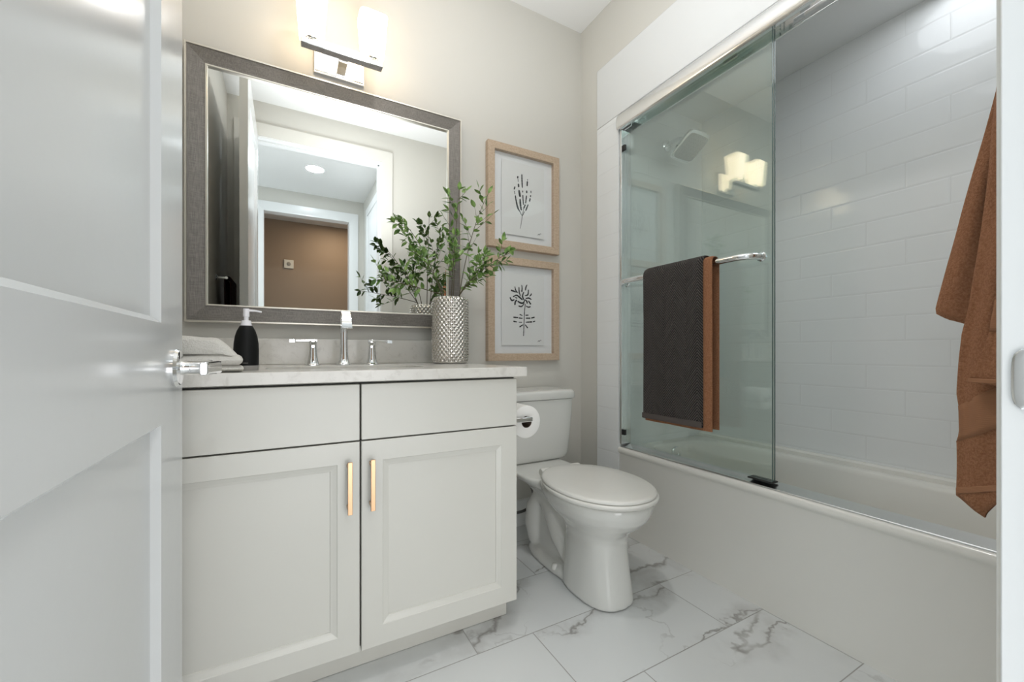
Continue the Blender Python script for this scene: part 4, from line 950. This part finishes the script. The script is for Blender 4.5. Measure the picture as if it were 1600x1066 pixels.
#   left and right silhouettes (y, z) of each hanging panel, x of the sheet; all gather at the hook
def interp(pts, z):
    pts = sorted(pts, key=lambda p: -p[1])
    if z >= pts[0][1]: return pts[0][0]
    for a, b in zip(pts, pts[1:]):
        if a[1] >= z >= b[1]: u = (a[1]-z)/max(1e-6, a[1]-b[1]); return a[0]+(b[0]-a[0])*u
    return pts[-1][0]
def panel(x, outer, back_y, bot_out, bot_back, x_back, ztop=0.83, nz=60, ny=22, seed=1, amp=0.004, th=0.007, lo_cut=None):
    # outer: (y,z) edge away from the wall; the sheet runs from there back to the wall side at (x_back, back_y)
    rnd = random.Random(seed); ph = [rnd.uniform(0, 6) for _ in range(4)]; L = []
    for i in range(nz+1):
        row = []
        for j in range(ny+1):
            u = j/ny; zb = bot_out+(bot_back-bot_out)*u
            if lo_cut: zb = interp([(lo_cut[k][1], -lo_cut[k][0]) for k in range(len(lo_cut))], -u)
            z = ztop+(zb-ztop)*i/nz
            yo = interp(outer, z); g_ = min(1, (ztop-z)/0.25)
            yb_ = 0.170+(back_y-0.170)*g_; xx = x+(x_back-x)*u*g_; yy = yo+(yb_-yo)*u
            w_ = amp*g_*(math.sin(u*9+ph[0]+z*3)+0.5*math.sin(u*17+ph[1]-z*7)+0.4*math.sin(z*23+ph[2]))
            xx += w_+0.010*g_*math.sin(u*PI)*-1
            row.append((xx*(g_)+(HK.x+(xx-HK.x)*0.35)*(1-g_), yy, K+z))
        L.append(row)
    return L
def sheet(L, th):
    # closed slab with rounded edges from a grid of points
    g = G(); A = []; nz, ny = len(L), len(L[0])
    V = [[Vector(p) for p in r] for r in L]
    for i in range(nz):
        fr = []; bk = []
        for j in range(ny):
            du = V[i][min(j+1, ny-1)]-V[i][max(j-1, 0)]; dv = V[min(i+1, nz-1)][j]-V[max(i-1, 0)][j]
            nn = du.cross(dv); nn = nn.normalized() if nn.length > 1e-9 else Vector((1, 0, 0))
            k = 0.35 if j in (0, ny-1) or i in (0, nz-1) else 1.0
            fr.append(tuple(V[i][j]+nn*th/2*k)); bk.append(tuple(V[i][j]-nn*th/2*k))
        A.append(fr+bk[::-1])
    return g.loft(A)
t = thing('rust_towel', (HK.x, 0.17, K-0.33), 'rust terry bath towel hanging from the hook at the right edge by the door jamb', 'towel')
outA = [(0.2080, 0.8320), (0.2484, 0.5769), (0.2764, 0.4406), (0.3071, 0.3032), (0.3285, 0.1976), (0.3472, 0.0961), (0.3432, 0.0668)]  # all towel panels: edge points from image pixels, then scaled up about the camera
LA = panel(1.271, outA, 0.205, 0.085, 0.0, 1.342, seed=3, amp=0.006, lo_cut=[(0, 0.085), (0.12, 0.071), (0.32, 0.059), (1, 0.01)])
build('rear_corner', sheet(LA, 0.008), 'terry', t, angle=180)
outB = [(0.2080, 0.8320), (0.2458, 0.5301), (0.2564, 0.3699), (0.2737, 0.1950), (0.2871, 0.0921), (0.2978, 0.0400), (0.3018, -0.0133), (0.3045, -0.0868), (0.3011, -0.1175), (0.3011, -0.1710), (0.3058, -0.1896), (0.3058, -0.3018), (0.2991, -0.3245), (0.2791, -0.3499)]
LB = panel(1.231, outB, 0.180, -0.31, -0.25, 1.242, seed=8, amp=0.0075, nz=90, ny=26, lo_cut=[(0, -0.303), (0.12, -0.316), (0.27, -0.333), (0.42, -0.308), (0.62, -0.274), (1, -0.245)])
bm_ = build('main_fall', sheet(LB, 0.010), 'terry', t, angle=180)
# bands on the main fall: smooth woven dobby border and rolled hem, following the sheet surface
def band(L, f0, f1, name, mat, parent, lift, j1=None):
    # f0, f1: z (relative to eye height) at the outer edge and the wall edge of each border
    V = L; rows = []
    ny = len(V[0]); cols_ = []
    for j in range(ny):
        u = j/(ny-1); za, zb = f0(u), f1(u); col = [V[i][j] for i in range(len(V))]
        def at(z):
            for a, b in zip(col, col[1:]):
                if a[2] >= K+z >= b[2]: q = (a[2]-K-z)/max(1e-6, a[2]-b[2]); return Vector(a).lerp(Vector(b), q)
            return Vector(col[-1])
        cols_.append([at(za+(zb-za)*k/6) for k in range(7)])
    G_ = [[tuple(cols_[j][k]+Vector((-lift, (-0.0008 if j == 0 else 0), 0))) for j in range(ny)] for k in range(7)]
    return build(name, sheet(G_, 0.0028), mat, parent, angle=180)
band(LB, lambda u: -0.113+0.058*min(1, u*1.6)-0.04*max(0, u-0.6), lambda u: -0.190+0.087*u, 'woven_border', 'terry_band', t, 0.0062)
band(LB, lambda u: -0.286+0.046*min(1, u/0.85), lambda u: -0.300+0.047*min(1, u/0.85), 'rolled_hem', 'terry_band', t, 0.0062)
outC = [(0.2080, 0.8320), (0.2216, 0.4674), (0.2337, 0.2070), (0.2417, 0.1042), (0.2491, 0.0454), (0.2491, 0.0374), (0.2618, -0.0121), (0.2804, -0.0588), (0.2804, -0.0668)]
LC = panel(1.193, outC, 0.165, -0.058, -0.059, 1.196, seed=15, amp=0.003, nz=70, lo_cut=[(0, -0.059), (0.3, -0.064), (1, -0.064)])
build('front_corner', sheet(LC, 0.008), 'terry', t, angle=180)
band(LC, lambda u: 0.100+0.013*u, lambda u: 0.038+0.015*u, 'woven_border', 'terry_band', t, 0.0052)
band(LC, lambda u: -0.052, lambda u: -0.0615, 'rolled_hem', 'terry_band', t, 0.0052)
